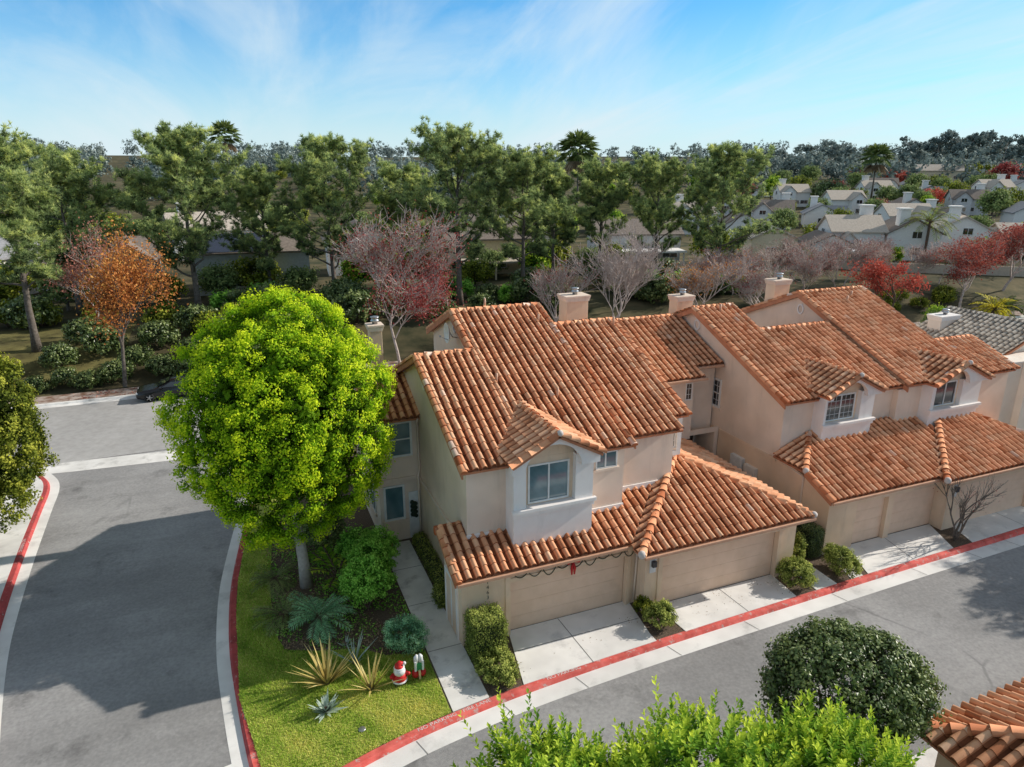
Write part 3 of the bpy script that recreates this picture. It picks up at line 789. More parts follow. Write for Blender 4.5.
# block D
DE, DZ = 26.2, 6.3
def zrd(y): return DZ+SL*(y-DE)-.15
w.prism([(26.75, 2.9), (26.75, zrd(26.75)), (31, zrd(31)), (34, zrd(31)-SL*3), (34, 2.9)], 'x', 16.303, 20.5)
w.prism([(27.5, 2.9), (27.5, zrd(27.5)), (31, zrd(31)), (34, zrd(31)-SL*3), (34, 2.9)], 'x', 20.502, 22.3)
w.box(16.303, 20.2, 26.8, 34, 0, 2.898); w.box(20.2, 22.36, 28.4, 34, 0, 2.898)
w.build('wall', M['stucco'], H1)
# garage storey
w = MB()
w.prism([(19.45, 0), (19.45, zg1(19.45)), (21.5, zg1(21.5)), (21.5, 0)], 'x', 6.0, 6.22)
w.box(6.222, 7.78, 19.45, 19.75, 0, zg1(19.45)); w.box(12.52, 12.9, 19.45, 19.75, 0, zg1(19.45)); w.box(7.782, 12.518, 19.452, 19.748, 2.16, zg1(19.45))
w.box(6.22, 6.655, 21.2, 21.5, 0, 2.9)
# garage two
zt2 = 2.75+SL*.45-.15
w.box(12.903, 13.62, 18.78, 19.1, 0, zt2); w.box(19.12, 20.0, 18.78, 19.1, 0, zt2); w.box(13.622, 19.118, 18.782, 19.098, 2.16, zt2)
w.box(12.905, 13.1, 19.102, 21.3, 0, zt2); w.box(19.8, 19.998, 19.102, 26.7, 0, zt2)
w.build('garage_wall', M['stucco_tan'], H1)
# storey band on the left flank and flashing where lower roofs meet the wall
w = MB(); w.box(6.575, 6.657, 21.5, 27.25, 2.92, 3.06); w.build('string_course', M['stucco'], H1)
w = MB(); w.box(6.654, 6.657, 21.5, 27.25, .02, 2.918); w.build('lower_wall', M['stucco_tan'], H1)
for bb in ((6.62, 7.5, 20.66, 20.717, 3.42, 3.56), (11.35, 12.98, 20.66, 20.717, 3.45, 3.64), (12.98, 15.66, 21.34, 21.397, 3.6, 3.95)):
    w = MB(); w.box(*bb); w.build('flashing', M['stucco_white'], H1)
garage_door(H1, 19.68, 7.8, 12.5); garage_door(H1, 19.02, 13.64, 19.1)
w = MB()
for x0, x1, y in ((7.60, 7.79, 19.447), (12.51, 12.66, 19.447), (13.44, 13.63, 18.777), (19.11, 19.3, 18.777)): w.box(x0, x1, y-.04, y, 0, 2.5)
for x0, x1, y in ((7.792, 12.508, 19.447), (13.632, 19.108, 18.777)): w.box(x0, x1, y-.035, y, 2.15, 2.3)
w.build('door_trim', M['stucco_tan'], H1)
# roofs A, B
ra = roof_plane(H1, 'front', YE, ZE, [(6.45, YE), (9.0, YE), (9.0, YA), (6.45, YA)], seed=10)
rb = roof_plane(H1, 'front', YE, ZE, [(8.995, YE), (13.15, YE), (13.15, YB), (8.995, YB)], seed=11)
za = zmain(YA, YE, ZE); zb = zmain(YB, YE, ZE)
ra2 = roof_plane(H1, 'back', 29.95, za-SL*(29.95-YA), [(6.45, YA), (9.0, YA), (9.0, 29.95), (6.45, 29.95)], seed=12)
rb2 = roof_plane(H1, 'back', 33.2, zb-SL*(33.2-YB), [(8.8, YB), (13.15, YB), (13.15, 33.2), (8.8, 33.2)], seed=13)
cap_row(ra, (6.45, YA, za), (9.0, YA, za), seed=20); cap_row(rb, (8.85, YB, zb), (13.15, YB, zb), seed=21)
rake_caps(ra, 6.46, YE-.05, ZE-.02, YA, za, 1); rake_caps(rb, 13.1, YE-.05, ZE-.02, YB, zb, 2); rake_caps(ra2, 6.46, 29.95, za-SL*(29.95-YA), YA, za, 3)
rake_caps(rb, 8.86, YA+.1, za+.04, YB, zb, 4); rake_caps(rb2, 8.86, 33.2, zb-SL*(33.2-YB), YB, zb, 5)
# verge boards on the left gables
def verge(parent, x, pts, th=.06, dp=.26):
    mb = MB()
    for (y0, z0), (y1, z1) in zip(pts[:-1], pts[1:]):
        mb.prism([(y0, z0-dp), (y1, z1-dp), (y1, z1-.02), (y0, z0-.02)], 'x', x-th, x)
    return mb.build('verge_board', M['fascia'], parent)
verge(H1, 6.447, [(YE, ZE), (YA, za), (29.95, za-SL*(29.95-YA))])
verge(H1, 8.797, [(YA+.2, za+SL*.2), (YB, zb), (33.2, zb-SL*(33.2-YB))])
verge(H1, 13.215, [(YE, ZE), (21.4, ZE+SL*1.05)], dp=.2)
# roof C
CE = 20.95; CZ = zmain(CE, YE, ZE)+dzC
zc_ = zmain(28, YE, ZE)+dzC
rc = roof_plane(H1, 'front', CE, CZ, [(13.16, CE), (15.75, CE), (15.75, 28), (13.16, 28)], seed=14)
CE2 = 21.65; CZ2 = zmain(CE2, YE, ZE)+dzC
rc2 = roof_plane(H1, 'front', CE2, CZ2, [(15.745, CE2), (16.5, CE2), (16.5, 28), (15.745, 28)], seed=15)
rc3 = roof_plane(H1, 'back', 32, zc_-SL*4, [(13.16, 28), (16.5, 28), (16.5, 32), (13.16, 32)], seed=16)
cap_row(rc, (13.2, 28, zc_), (16.5, 28, zc_), seed=22); rake_caps(rc2, 16.44, CE2-.04, CZ2, 28, zc_, 6)
# roof D
rd = roof_plane(H1, 'front', DE, DZ, [(16.45, DE), (20.75, DE), (20.75, 31), (16.45, 31)], seed=17)
DE2 = 26.95; DZ2 = zmain(DE2, DE, DZ)
rd2 = roof_plane(H1, 'front', DE2, DZ2, [(20.745, DE2), (22.38, DE2), (22.38, 31), (20.745, 31)], seed=18)
zd = zmain(31, DE, DZ); roof_plane(H1, 'back', 34.4, zd-SL*3.4, [(16.45, 31), (22.38, 31), (22.38, 34.4), (16.45, 34.4)], seed=19)
cap_row(rd, (16.5, 31, zd), (22.38, 31, zd), seed=23)
for bb in ((16.9, 20.8, DE-.14, DE-.03, DZ-.14, DZ-.02), (20.75, 22.3, DE2-.14, DE2-.03, DZ2-.14, DZ2-.02), (5.75, 12.3, G1E-.12, G1E-.03, G1Z-.15, G1Z-.04), (12.5, 20.4, 18.33-.12, 18.33-.03, 2.60, 2.71)):
    g = MB(); g.box(*bb); g.build('gutter', M['gutter_metal'], H1, bevel=.015)
# garage roofs
rg1 = roof_plane(H1, 'front', G1E, G1Z, [(5.75, G1E), (12.5, G1E), (14.75, 21.4), (5.75, 21.4)], seed=24)
rake_caps(rg1, 5.79, G1E-.04, G1Z-.02, 21.2, G1Z+SL*2.05, 7)
verge(H1, 5.747, [(G1E, G1Z), (21.4, G1Z+SL*2.25)], dp=.2)
bx = MB(); bx.box(5.66, 6.64, 21.4, 21.62, 3.38, 3.70); bx.build('roof_return', M['cap'], H1, bevel=.06)
AX, AY = 16.40, 22.33; AZ2 = 2.75+SL*4.0
r2f = roof_plane(H1, 'front', 18.33, 2.75, [(12.4, 18.33), (20.4, 18.33), (AX, AY)], seed=25)
r2l = roof_plane(H1, 'left', 12.4, 2.75, [(12.4, 18.33), (AX, AY), (16.9, 23.4), (12.4, 18.98)], seed=26)
r2r = roof_plane(H1, 'right', 20.4, 2.75, [(20.4, 18.33), (20.4, 26.7), (AX, 26.7), (AX, AY)], seed=27)
cap_row(r2f, (12.43, 18.36, 2.76), (AX, AY, AZ2), r=.15, end=True, seed=28); cap_row(r2f, (20.37, 18.36, 2.76), (AX, AY, AZ2), r=.14, end=True, seed=29)
cap_row(r2r, (AX, AY, AZ2), (AX, 26.6, AZ2), seed=30)
# bay and windows
bay(H1, 9.68, 19.82, 20.722, 1.55, 2.95, 4.58, 6.12, 6.02, 6.42, 7.36, (YE, ZE), .80, (.5,), None, 'glass_blue', -.12)
window(H1, '-y', 20.72, 11.72, 12.62, 5.25, 5.92, (.45,), (), None, .05, .05, 'glass_blue', True)
window(H1, '-y', 22.1, 15.74, 16.2, 4.92, 5.82, (), (), (2, 3), .05, .05, 'glass', True)
w = MB(); w.box(15.64, 16.42, 21.98, 22.095, 4.6, 4.8); w.box(16.22, 16.42, 21.98, 22.095, 4.8, 6.3); w.build('window_surround', M['trim_white'], H1)
# rear entry of block D
w = MB(); w.box(20.22, 22.34, 26.85, 26.95, 3.0, 3.25); w.box(22.1, 22.34, 26.86, 28.39, 0, 2.99); w.build('porch_beam', M['stucco'], H1)
dd = MB(); dd.box(20.4, 21.9, 28.30, 28.39, 0, 2.5); do = dd.build('entry_door', M['glass_dark'], H1)
dd = MB(); dd.box(21.05, 21.15, 28.25, 28.297, 0, 2.5); dd.box(20.3, 20.4, 28.24, 28.39, 0, 2.6); dd.build('door_frame', M['metal_dark'], do)
window(H1, '-y', 26.75, 20.0, 20.4, 5.0, 5.9, (), (), (2, 3), .05, .05, 'glass_dark', False)
# left wing
w = MB(); 
w.prism([(27.3, 3.05), (27.3, 5.9), (30, 7.02), (33, 5.8), (33, 3.05)], 'x', 4.75, 6.656); w.box(4.85, 6.656, 27.4, 33, 0, 3.048)
w.box(4.70, 6.654, 27.24, 27.297, 2.95, 3.1)
w.build('wing_wall', M['stucco'], H1)
rw = roof_plane(H1, 'front', 26.9, 5.92, [(4.5, 26.9), (6.66, 26.9), (6.66, 30), (4.5, 30)], seed=31)
rw2 = roof_plane(H1, 'back', 33.3, 5.92, [(4.5, 30.1), (6.66, 30.1), (6.66, 33.3), (4.5, 33.3)], seed=32)
cap_row(rw, (4.5, 30.05, 5.92+SL*3.15), (6.6, 30.05, 5.92+SL*3.15), seed=33); rake_caps(rw, 4.52, 26.88, 5.92, 30, 7.2, 8); verge(H1, 4.497, [(26.9, 5.92), (30.05, 7.22), (33.3, 5.92)])
window(H1, '-y', 27.3, 5.32, 6.36, 4.08, 5.68, (), (.5,), None, .085, .06, 'glass_blue', True)
window(H1, '-y', 27.4, 5.02, 5.95, 1.05, 2.72, (), (), None, .085, .06, 'glass_blue', True)
window(H1, '-x', 4.85, 28.4, 29.4, 1.0, 2.2, (.5,), (), None, .05, .05, 'glass_dark', True)
dr = MB(); dr.box(6.12, 6.62, 27.34, 27.397, .05, 2.3); dro = dr.build('entry_door', M['trim_white'], H1, bevel=.01)
kn = MB(); kn.ball((6.2, 27.31, 1.1), .035); kn.build('handle', M['metal'], dro, True)
wr = MB()
for i in range(26):
    a = i*.9; wr.ball((6.32+.09*math.cos(a), 27.28, 1.5+.013*(i-13)*2.2), .085, 8)
tag(wr.build('door_swag', M['dark_green'], None, True), 'dark evergreen swag hanging on the white front door', 'door swag')
pt = MB(); pt.lathe([(.13, 0), (.18, .28), (.19, .3)], (5.1, 27.05, .02), 14)
pto = thing('potted_poinsettia', 'red potted poinsettia below the lower window beside the walk', 'potted plant', (5.1, 27.05, .02))
pt.build('pot', M['red_cloth'], pto, True)
# flank door and frame in the garage side wall
sd = MB(); sd.box(5.955, 5.998, 19.95, 21.1, .05, 2.1); sdo = sd.build('side_door', M['door_tan'], H1)
sf = MB(); sf.box(5.93, 5.998, 19.83, 19.948, .02, 2.25); sf.box(5.93, 5.998, 21.102, 21.22, .02, 2.25); sf.box(5.932, 5.998, 19.95, 21.1, 2.102, 2.25); sf.box(5.94, 5.954, 20.46, 20.56, .15, 2.0); sf.build('door_frame', M['stucco_white'], sdo)
chimney(H1, 15.62, 16.85, 31.2, 32.1, 5, 9.75); chimney(H1, 5.5, 6.05, 30.9, 31.5, 4, 9.15)
vent_round(H1, '-x', 6.66, 25.9, 7.7, .26); vent_round(H1, '-x', 9.0, 29.1, 9.1, .22)
wall_lamp(H1, '-y', 18.78, 13.2, 1.95)
downspout(H1, [(6.56, 26.9, 5.85), (6.5, 26.98, 5.6), (6.58, 27.1, 5.5), (6.6, 27.12, 3.4), (6.5, 27.0, 3.2), (6.5, 26.95, .1)])
downspout(H1, [(12.85, 19.3, 2.5), (12.85, 19.38, .1)])
for (x, y, z) in ((12.55, 27.9, 9.32), (16.15, 27.4, 9.0), (9.2, 24.4, 7.87), (11.3, 23.2, 7.37), (10.5, 29.3, 9.93)):
    pv = MB(); pv.tube([(x, y, z-.1), (x, y, z+.38)], .05, 8); pv.build('vent_pipe', M['gutter_metal'], H1, True)
for i, ch in enumerate('1463'):
    text_mesh('house_number', ch, .2, M['number'], (6.95, 19.44, 2.35-.2*i), (rad(90), 0, 0), H1)
# satellite dish on the gable
sdh = thing('satellite_dish', 'white satellite dish mounted on the left upper gable', 'satellite dish', (8.75, 28.7, 8.9))
m_ = MB(); n = 18
for i in range(4):
    rr = .42*i/3
    for k in range(n):
        a = 2*math.pi*k/n; m_.v.append((8.52+.16*(rr/.42)**2*-1+.12, 28.75+rr*math.cos(a), 9.0+rr*1.1*math.sin(a)))
for i in range(3):
    for k in range(n): m_.f.append([i*n+k, i*n+(k+1) % n, (i+1)*n+(k+1) % n, (i+1)*n+k]); m_.m.append(0)
m_.build('dish', M['white_plastic'], sdh, True, recalc=False)
m_ = MB(); m_.tube([(8.64, 28.75, 9.0), (8.75, 28.7, 8.8), (8.97, 28.7, 8.75)], .025, 6); m_.tube([(8.6, 28.75, 8.65), (8.2, 28.75, 8.85)], .015, 5); m_.ball((8.18, 28.75, 8.87), .05, 8); m_.build('arm', M['metal'], sdh, True)
# garland and bow
gl = MB(); pts = []
for i in range(9):
    for k in range(8):
        t = k/8; pts.append((7.9+i*.55+t*.55, 19.40, 2.46-.28*4*t*(1-t)*(.7+.5*((i*7) % 3)/2)))
gl.tube(pts, .016, 5); tag(gl.build('garland', M['dark_green'], None, True), 'thin scalloped garland strung over the corner garage door', 'garland')
bw = thing('ribbon_bow', 'red ribbon bow hanging in the middle of the garland', 'bow', (10.2, 19.36, 2.5))
b_ = MB()
for s in (-1, 1):
    b_.tube([(10.2, 19.36, 2.5), (10.2+s*.12, 19.32, 2.6), (10.2+s*.25, 19.34, 2.56), (10.2+s*.22, 19.34, 2.45), (10.2, 19.36, 2.48)], [.03, .07, .08, .06, .03], 8)
b_.build('loop', M['red_cloth'], bw, True)
b_ = MB()
for s in (-1, 1): b_.tube([(10.2, 19.36, 2.47), (10.2+s*.06, 19.34, 2.2), (10.2+s*.05, 19.35, 1.95)], [.03, .055, .03], 6)
b_.build('tail', M['red_cloth'], bw, True)

# ------------------------------------------------------------------ house two
H2 = thing('townhouse', 'pinkish stucco townhouse right of the corner house with arched dormer bays and three garage doors', 'townhouse', (28, 20, 0))
YE2, ZE2 = 22.3, 5.97
def zr2(y, d=0): return ZE2+SL*(y-YE2)-.15+d
RA, RB, RC, RE_ = 29.5, 27.3, 29.75, 25.0
w = MB()
w.prism([(22.62, 0), (22.62, zr2(22.62)), (RA, zr2(RA)), (36, zr2(RA)-SL*6.5), (36, 0)], 'x', 22.4, 24.6)
w.prism([(22.622, 0), (22.622, zr2(22.62)), (RB, zr2(RB)), (32, zr2(RB)-SL*4.7), (32, 0)], 'x', 24.602, 29.6)
w.prism([(22.3, 0), (22.3, zr2(22.3)), (RC, zr2(RC, .1)), (36, zr2(RC, .1)-SL*6.2), (36, 0)], 'x', 29.602, 34.2)
w.prism([(22.5, 0), (22.5, zr2(22.5)), (RE_, zr2(RE_)), (29, zr2(RE_)-SL*4), (29, 0)], 'x', 34.202, 37.3)
w.box(29.1, 29.6, 22.3, 22.62, 0, zr2(22.3)-.05)
w.build('wall', M['stucco'], H2)
w = MB()
R1E, R1Z = 19.0, 2.75; R3E, R3Z = 18.55, 2.75
zt = R1Z+SL*.35-.15
w.prism([(19.35, 0), (19.35, zt), (22.6, R1Z+SL*1.45), (22.6, 0)], 'x', 22.3, 22.5)
w.box(22.502, 23.93, 19.35, 19.65, 0, zt); w.box(25.82, 26.15, 19.35, 19.65, 0, zt); w.box(29.02, 29.4, 19.35, 19.65, 0, zt); w.box(23.932, 25.818, 19.352, 19.648, 2.12, zt); w.box(26.152, 29.018, 19.352, 19.648, 2.12, zt)
w.box(29.0, 29.78, 18.9, 19.2, 0, 2.7); w.box(34.9, 36.4, 18.9, 19.2, 0, 2.7); w.box(29.782, 34.898, 18.902, 19.198, 2.12, 2.7); w.box(29.0, 29.2, 19.202, 19.348, 0, 2.7); w.box(36.2, 36.4, 19.2, 24, 0, 2.7)
w.build('garage_wall', M['stucco_tan'], H2)
w = MB(); w.box(22.345, 22.398, 22.75, 30, 3.0, 3.14); w.build('string_course', M['stucco_tan'], H2)
w = MB(); w.box(22.4-.004, 22.4-.002, 22.7, 30, .02, 3.0); w.build('lower_wall', M['stucco_tan'], H2)
garage_door(H2, 19.58, 23.94, 25.81, 2.1); garage_door(H2, 19.58, 26.16, 29.01, 2.1); garage_door(H2, 19.13, 29.79, 34.89, 2.1)
zA = zmain(RA, YE2, ZE2); zB = zmain(RB, YE2, ZE2); zC = zmain(RC, YE2, ZE2)+.2; zE = zmain(RE_, YE2, ZE2)
pa = roof_plane(H2, 'front', YE2, ZE2, [(22.15, YE2), (24.65, YE2), (24.65, RA), (22.15, RA)], seed=40)
pb = roof_plane(H2, 'front', YE2, ZE2, [(24.645, YE2), (29.5, YE2), (29.5, RB), (24.645, RB)], seed=41)
pc = roof_plane(H2, 'front', 22.05, ZE2-.25*SL+.2, [(29.42, 22.05), (34.2, 22.05), (34.2, RC), (29.42, RC)], seed=42)
pe = roof_plane(H2, 'front', 22.25, ZE2-.05*SL, [(34.195, 22.25), (37.5, 22.25), (37.5, RE_), (34.195, RE_)], seed=43)
roof_plane(H2, 'back', 36.3, zA-SL*(36.3-RA), [(22.15, RA), (24.65, RA), (24.65, 36.3), (22.15, 36.3)], seed=44)
roof_plane(H2, 'back', 32.3, zB-SL*(32.3-RB), [(24.645, RB), (29.5, RB), (29.5, 32.3), (24.645, 32.3)], seed=45)
pc2 = roof_plane(H2, 'back', 36.3, zC-SL*(36.3-RC), [(29.42, RC), (34.2, RC), (34.2, 36.3), (29.42, 36.3)], seed=46)
roof_plane(H2, 'back', 29.2, zE-SL*(29.2-RE_), [(34.21, RE_), (37.5, RE_), (37.5, 29.2), (34.21, 29.2)], seed=47)
for par, x0, x1, y, z, sd_ in ((pa, 22.15, 24.65, RA, zA, 1), (pb, 24.7, 29.5, RB, zB, 2), (pc, 29.42, 34.2, RC, zC, 3), (pe, 34.2, 37.5, RE_, zE, 4)): cap_row(par, (x0, y, z), (x1, y, z), seed=sd_)
rake_caps(pa, 22.18, YE2-.04, ZE2, RA, zA, 11); rake_caps(pa, 24.62, RB+.1, zB+.05, RA, zA, 12); rake_caps(pc, 29.46, 22.02, ZE2+.1, RC, zC, 13); rake_caps(pc, 34.15, RE_+.1, zE+.1, RC, zC, 14); rake_caps(pe, 37.46, 22.2, ZE2, RE_, zE, 15)
rake_caps(pc2, 29.46, 36.3, zC-SL*(36.3-RC), RC, zC, 16)
cap_row(pe, (37.3, 22.3, ZE2+.03), (34.3, 25.0, zE+.04), seed=17, r=.1)
verge(H2, 22.147, [(YE2, ZE2), (RA, zA), (36.3, zA-SL*(36.3-RA))]); verge(H2, 29.417, [(22.05, ZE2-.02), (RC, zC), (36.3, zC-SL*(36.3-RC))])
# garage roofs of house two
q1 = roof_plane(H2, 'front', R1E, R1Z, [(22.02, R1E), (28.5, R1E), (31.9, 22.6), (24.02, 22.6), (22.02, 20.6)], seed=48)
zh = R1Z+SL*1.6
q2 = roof_plane(H2, 'left', 22.02, zh, [(22.02, 20.6), (24.02, 22.6), (22.02, 22.6)], seed=49)
rake_caps(q1, 22.06, R1E-.04, R1Z, 20.55, zh, 18)
verge(H2, 22.017, [(R1E, R1Z), (20.6, zh)], dp=.2)
cap_row(q2, (22.04, 20.6, zh+.01), (23.98, 22.55, zh+SL*1.95), seed=19, r=.14, end=True)
q3 = roof_plane(H2, 'front', R3E, R3Z, [(28.25, R3E), (37.1, R3E), (33.4, 22.3), (32.0, 22.3)], seed=50)
q4 = roof_plane(H2, 'left', 28.25, R3Z, [(28.25, R3E), (32.0, 22.3), (32.0, 22.45), (28.25, 18.98)], seed=51)
q5 = roof_plane(H2, 'right', 37.1, R3Z, [(37.1, R3E), (37.1, 23.2), (33.4, 23.2), (33.4, 22.3)], seed=52)
cap_row(q3, (28.28, R3E+.03, R3Z), (32.0, 22.3, R3Z+SL*3.75), r=.15, end=True, seed=53); cap_row(q3, (37.07, R3E+.03, R3Z), (33.4, 22.3, R3Z+SL*3.75), r=.14, end=True, seed=54)
for bb in ((22.0, 28.3, R1E-.12, R1E-.03, R1Z-.15, R1Z-.04), (28.3, 37.1, R3E-.12, R3E-.03, R3Z-.15, R3Z-.04)):
    g = MB(); g.box(*bb); g.build('gutter', M['gutter_metal'], H2, bevel=.015)
bay(H2, 25.62, 21.80, 22.622, 1.5, 3.55, 4.78, 6.08, 6.0, 6.22, 7.08, (YE2, ZE2), .86, (.5,), (6, 4), 'glass_dark', -.35)
bay(H2, 32.35, 21.55, 22.3, 1.7, 3.5, 4.72, 6.0, 5.95, 6.1, 7.02, (22.05, ZE2-.0), .76, (.5,), None, 'glass_dark', -.55)
window(H2, '-x', 22.4, 27.0, 28.1, 4.2, 5.7, (), (.5,), (4, 4), .09, .06, 'glass_dark', True)
chimney(H2, 23.15, 24.2, 32.3, 33.1, 4, 9.05); chimney(H2, 29.9, 31.0, 32.1, 32.9, 5, 9.6)
vent_round(H2, '-x', 22.4, 29.35, 8.1, .27); vent_round(H2, '-x', 29.6, 29.6, 8.35, .27)
wall_lamp(H2, '-y', 18.9, 29.38, 1.95)
for (y0, y1, z0, z1, mt) in ((24.75, 25.6, .9, 2.3, 'trim_white'), (23.8, 24.6, .9, 2.15, 'stucco_beige')):
    mb = MB(); mb.box(22.18, 22.392, y0, y1, z0, z1); mo = mb.build('meter_cabinet', M[mt], H2, bevel=.015)
    mb = MB()
    for k in range(2): mb.lathe([(.07, 0), (.07, .06), (.05, .08)], (0, 0, 0), 10)
    mb = MB(); mb.box(22.15, 22.178, y0+.15, y0+.4, z0+.35, z0+.75); mb.build('meter', M['metal_dark'], mo)
for (x, y, z) in ((23.5, 29.0, 8.75), (31.9, 28.6, 8.7), (32.6, 29.0, 8.86)):
    pv = MB(); pv.tube([(x, y, z-.1), (x, y, z+.42)], .06, 8); pv.build('vent_pipe', M['gutter_metal'], H2, True)
downspout(H2, [(22.36, 23.1, 3.2), (22.27, 19.8, .1)][:1]+[(22.27, 20.9, 3.0), (22.27, 20.9, .1)])

# ------------------------------------------------------------------ house three (grey tiles, right edge)
H3 = thing('townhouse', 'beige townhouse with weathered grey tiled roof behind the right edge', 'townhouse', (44, 26, 0))
w = MB(); w.prism([(39.0, 0), (39.0, 4.95), (43.9, 6.95), (48.8, 4.95), (48.8, 0)], 'y', 25.2, 31); w.build('wall', M['stucco_beige'], H3)
w = MB(); w.box(38.2, 48, 23.6, 25.2, 0, 5.6); w.build('front_wall', M['stucco_beige'], H3)
w = MB(); w.box(38.17, 48.1, 23.57, 25.22, 5.6, 5.68); w.build('coping', M['stucco_beige'], H3, bevel=.02)
s3 = 2.15/5.3
h3l = roof_plane(H3, 'left', 38.7, 4.95, [(38.7, 24.9), (44, 24.9), (44, 31.2), (38.7, 31.2)], s3, 'tile_grey', tw=.34, ex=.42, seed=60)
roof_plane(H3, 'right', 49.3, 4.95, [(49.3, 24.9), (44, 24.9), (44, 31.2), (49.3, 31.2)], s3, 'tile_grey', tw=.34, ex=.42, seed=61)
cap_row(h3l, (44, 24.9, 7.1), (44, 31.2, 7.1), mat='tile_grey', seed=62)
chimney(H3, 40.2, 41.9, 23.2, 23.598, 0, 7.3, 'stucco_beige')
chimney(H3, 41.3, 42.9, 29.6, 30.5, 3, 7.0, 'stucco_beige', 'stucco_white')
w = MB(); w.tube([(38.75, 24.6, 3.2), (38.75, 24.6, 2.4)], .03, 6); w.tube([(38.15, 24.6, 2.2), (38.15, 24.2, 2.2), (38.15, 24.2, 1.2)], .03, 6); w.build('pipe', M['metal'], H3, True)

# ------------------------------------------------------------------ house four (near corner roof)
H4 = thing('garage_house', 'low tiled hip roof corner at the bottom right', 'house', (18, 6, 0))
C4 = (14.35, 9.05)
w = MB(); w.box(C4[0]+.45, 26, -6, C4[1]-.45, 0, 2.75); w.build('wall', M['stucco_tan'], H4)
k1 = roof_plane(H4, 'back', C4[1], 2.75, [(C4[0], C4[1]), (27, C4[1]), (27, C4[1]-5), (C4[0]+5, C4[1]-5)], SL, seed=70)
k2 = roof_plane(H4, 'left', C4[0], 2.75, [(C4[0], C4[1]), (C4[0]+5, C4[1]-5), (C4[0]+5, -4), (C4[0], -4)], SL, seed=71)
cap_row(k1, (C4[0]+.03, C4[1]-.03, 2.77), (C4[0]+5, C4[1]-5, 2.75+SL*5), r=.15, end=True, seed=72)


# ------------------------------------------------------------------ foliage tools
def unit(a): return a/np.maximum(np.linalg.norm(a, axis=-1, keepdims=True), 1e-9)
def rdir(r, n): return unit(r.normal(size=(n, 3)))
def leaf_quads(P, Nn, L, Wd, r, droop=0.0):
    n = len(P); d = unit(np.cross(Nn, rdir(r, n))); d[:, 2] -= droop; d = unit(d)
    w = unit(np.cross(Nn, d))
    L = np.asarray(L).reshape(-1, 1); Wd = np.asarray(Wd).reshape(-1, 1)
    V = np.stack([P-d*L*.5, P+w*Wd*.5-Nn*Wd*.12, P+d*L*.5, P-w*Wd*.5-Nn*Wd*.12], 1)
    return V.reshape(-1, 3), np.arange(4*n).reshape(-1, 4)
def lump(D, r, k=9, amp=.12):
    """smooth bumpy radius factor over directions D"""
    c = rdir(r, k); f = np.ones(len(D))
    for i in range(k): f += amp*(r.random()*2-.7)*np.exp(-((1-D@c[i])*5))
    return f
def crown_leaves(r, rx, ry, rz, nclump, rc, nleaf, L, Wd, inner=.80, amp=.14, zmin=-1.0, fill=0.15, puff=True, tnoise=.16, core=.25, updark=True, k=9, og=.32, fine=0):
    """a crown as many rounded leaf clumps spread over and inside a lumpy ellipsoid; returns V,F,T about the origin"""
    D = rdir(r, nclump*2); D = D[D[:, 2] > zmin][:nclump]; m = len(D)
    lf = lump(D, r, k, amp)
    if fine:
        cc = rdir(r, fine); dd_ = (D@cc.T).max(1); w_ = math.acos(1-2.0/fine)
        ang = np.arccos(np.clip(dd_, -1, 1))/w_
        crease = np.clip((ang-.55)/.6, 0, 1); lf = lf*(1.03-.12*crease)
    rad_ = lf*(inner+(1-inner)*r.random(m))
    ni = int(m*fill); rad_[:ni] *= r.uniform(.45, .85, ni)
    C = D*rad_[:, None]*np.array([rx, ry, rz])
    rcs = rc*r.uniform(.7, 1.35, m)
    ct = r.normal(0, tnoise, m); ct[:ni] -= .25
    if fine: ct = ct-.20*crease+.04  # creases between lobes tinted darker, shade painted into the leaves
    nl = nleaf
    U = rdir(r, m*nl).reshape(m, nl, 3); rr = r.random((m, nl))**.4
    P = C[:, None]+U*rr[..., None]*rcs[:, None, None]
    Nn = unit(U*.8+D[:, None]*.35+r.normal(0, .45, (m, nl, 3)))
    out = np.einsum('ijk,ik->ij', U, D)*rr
    T = .45+ct[:, None]+out*og+U[..., 2]*.06+r.normal(0, .10, (m, nl))  # tint rises outward in each clump, painting shade between the puffs
    P = P.reshape(-1, 3); Nn = Nn.reshape(-1, 3)
    n = len(P)
    V, F = leaf_quads(P, Nn, L*r.uniform(.7, 1.3, n), Wd*r.uniform(.7, 1.3, n), r)
    return V, F, np.clip(T.ravel(), 0, 1)
def shift(V, c): return V+np.array(c)

def limb(p0, d, L, r, nseg=5, up=.1, wob=.12):
    pts = [np.array(p0, float)]; d = np.array(d, float); d /= np.linalg.norm(d)
    for i in range(nseg):
        d = d+r.normal(0, wob, 3)+np.array([0, 0, up]); d /= np.linalg.norm(d)
        pts.append(pts[-1]+d*L/nseg)
    return pts, d

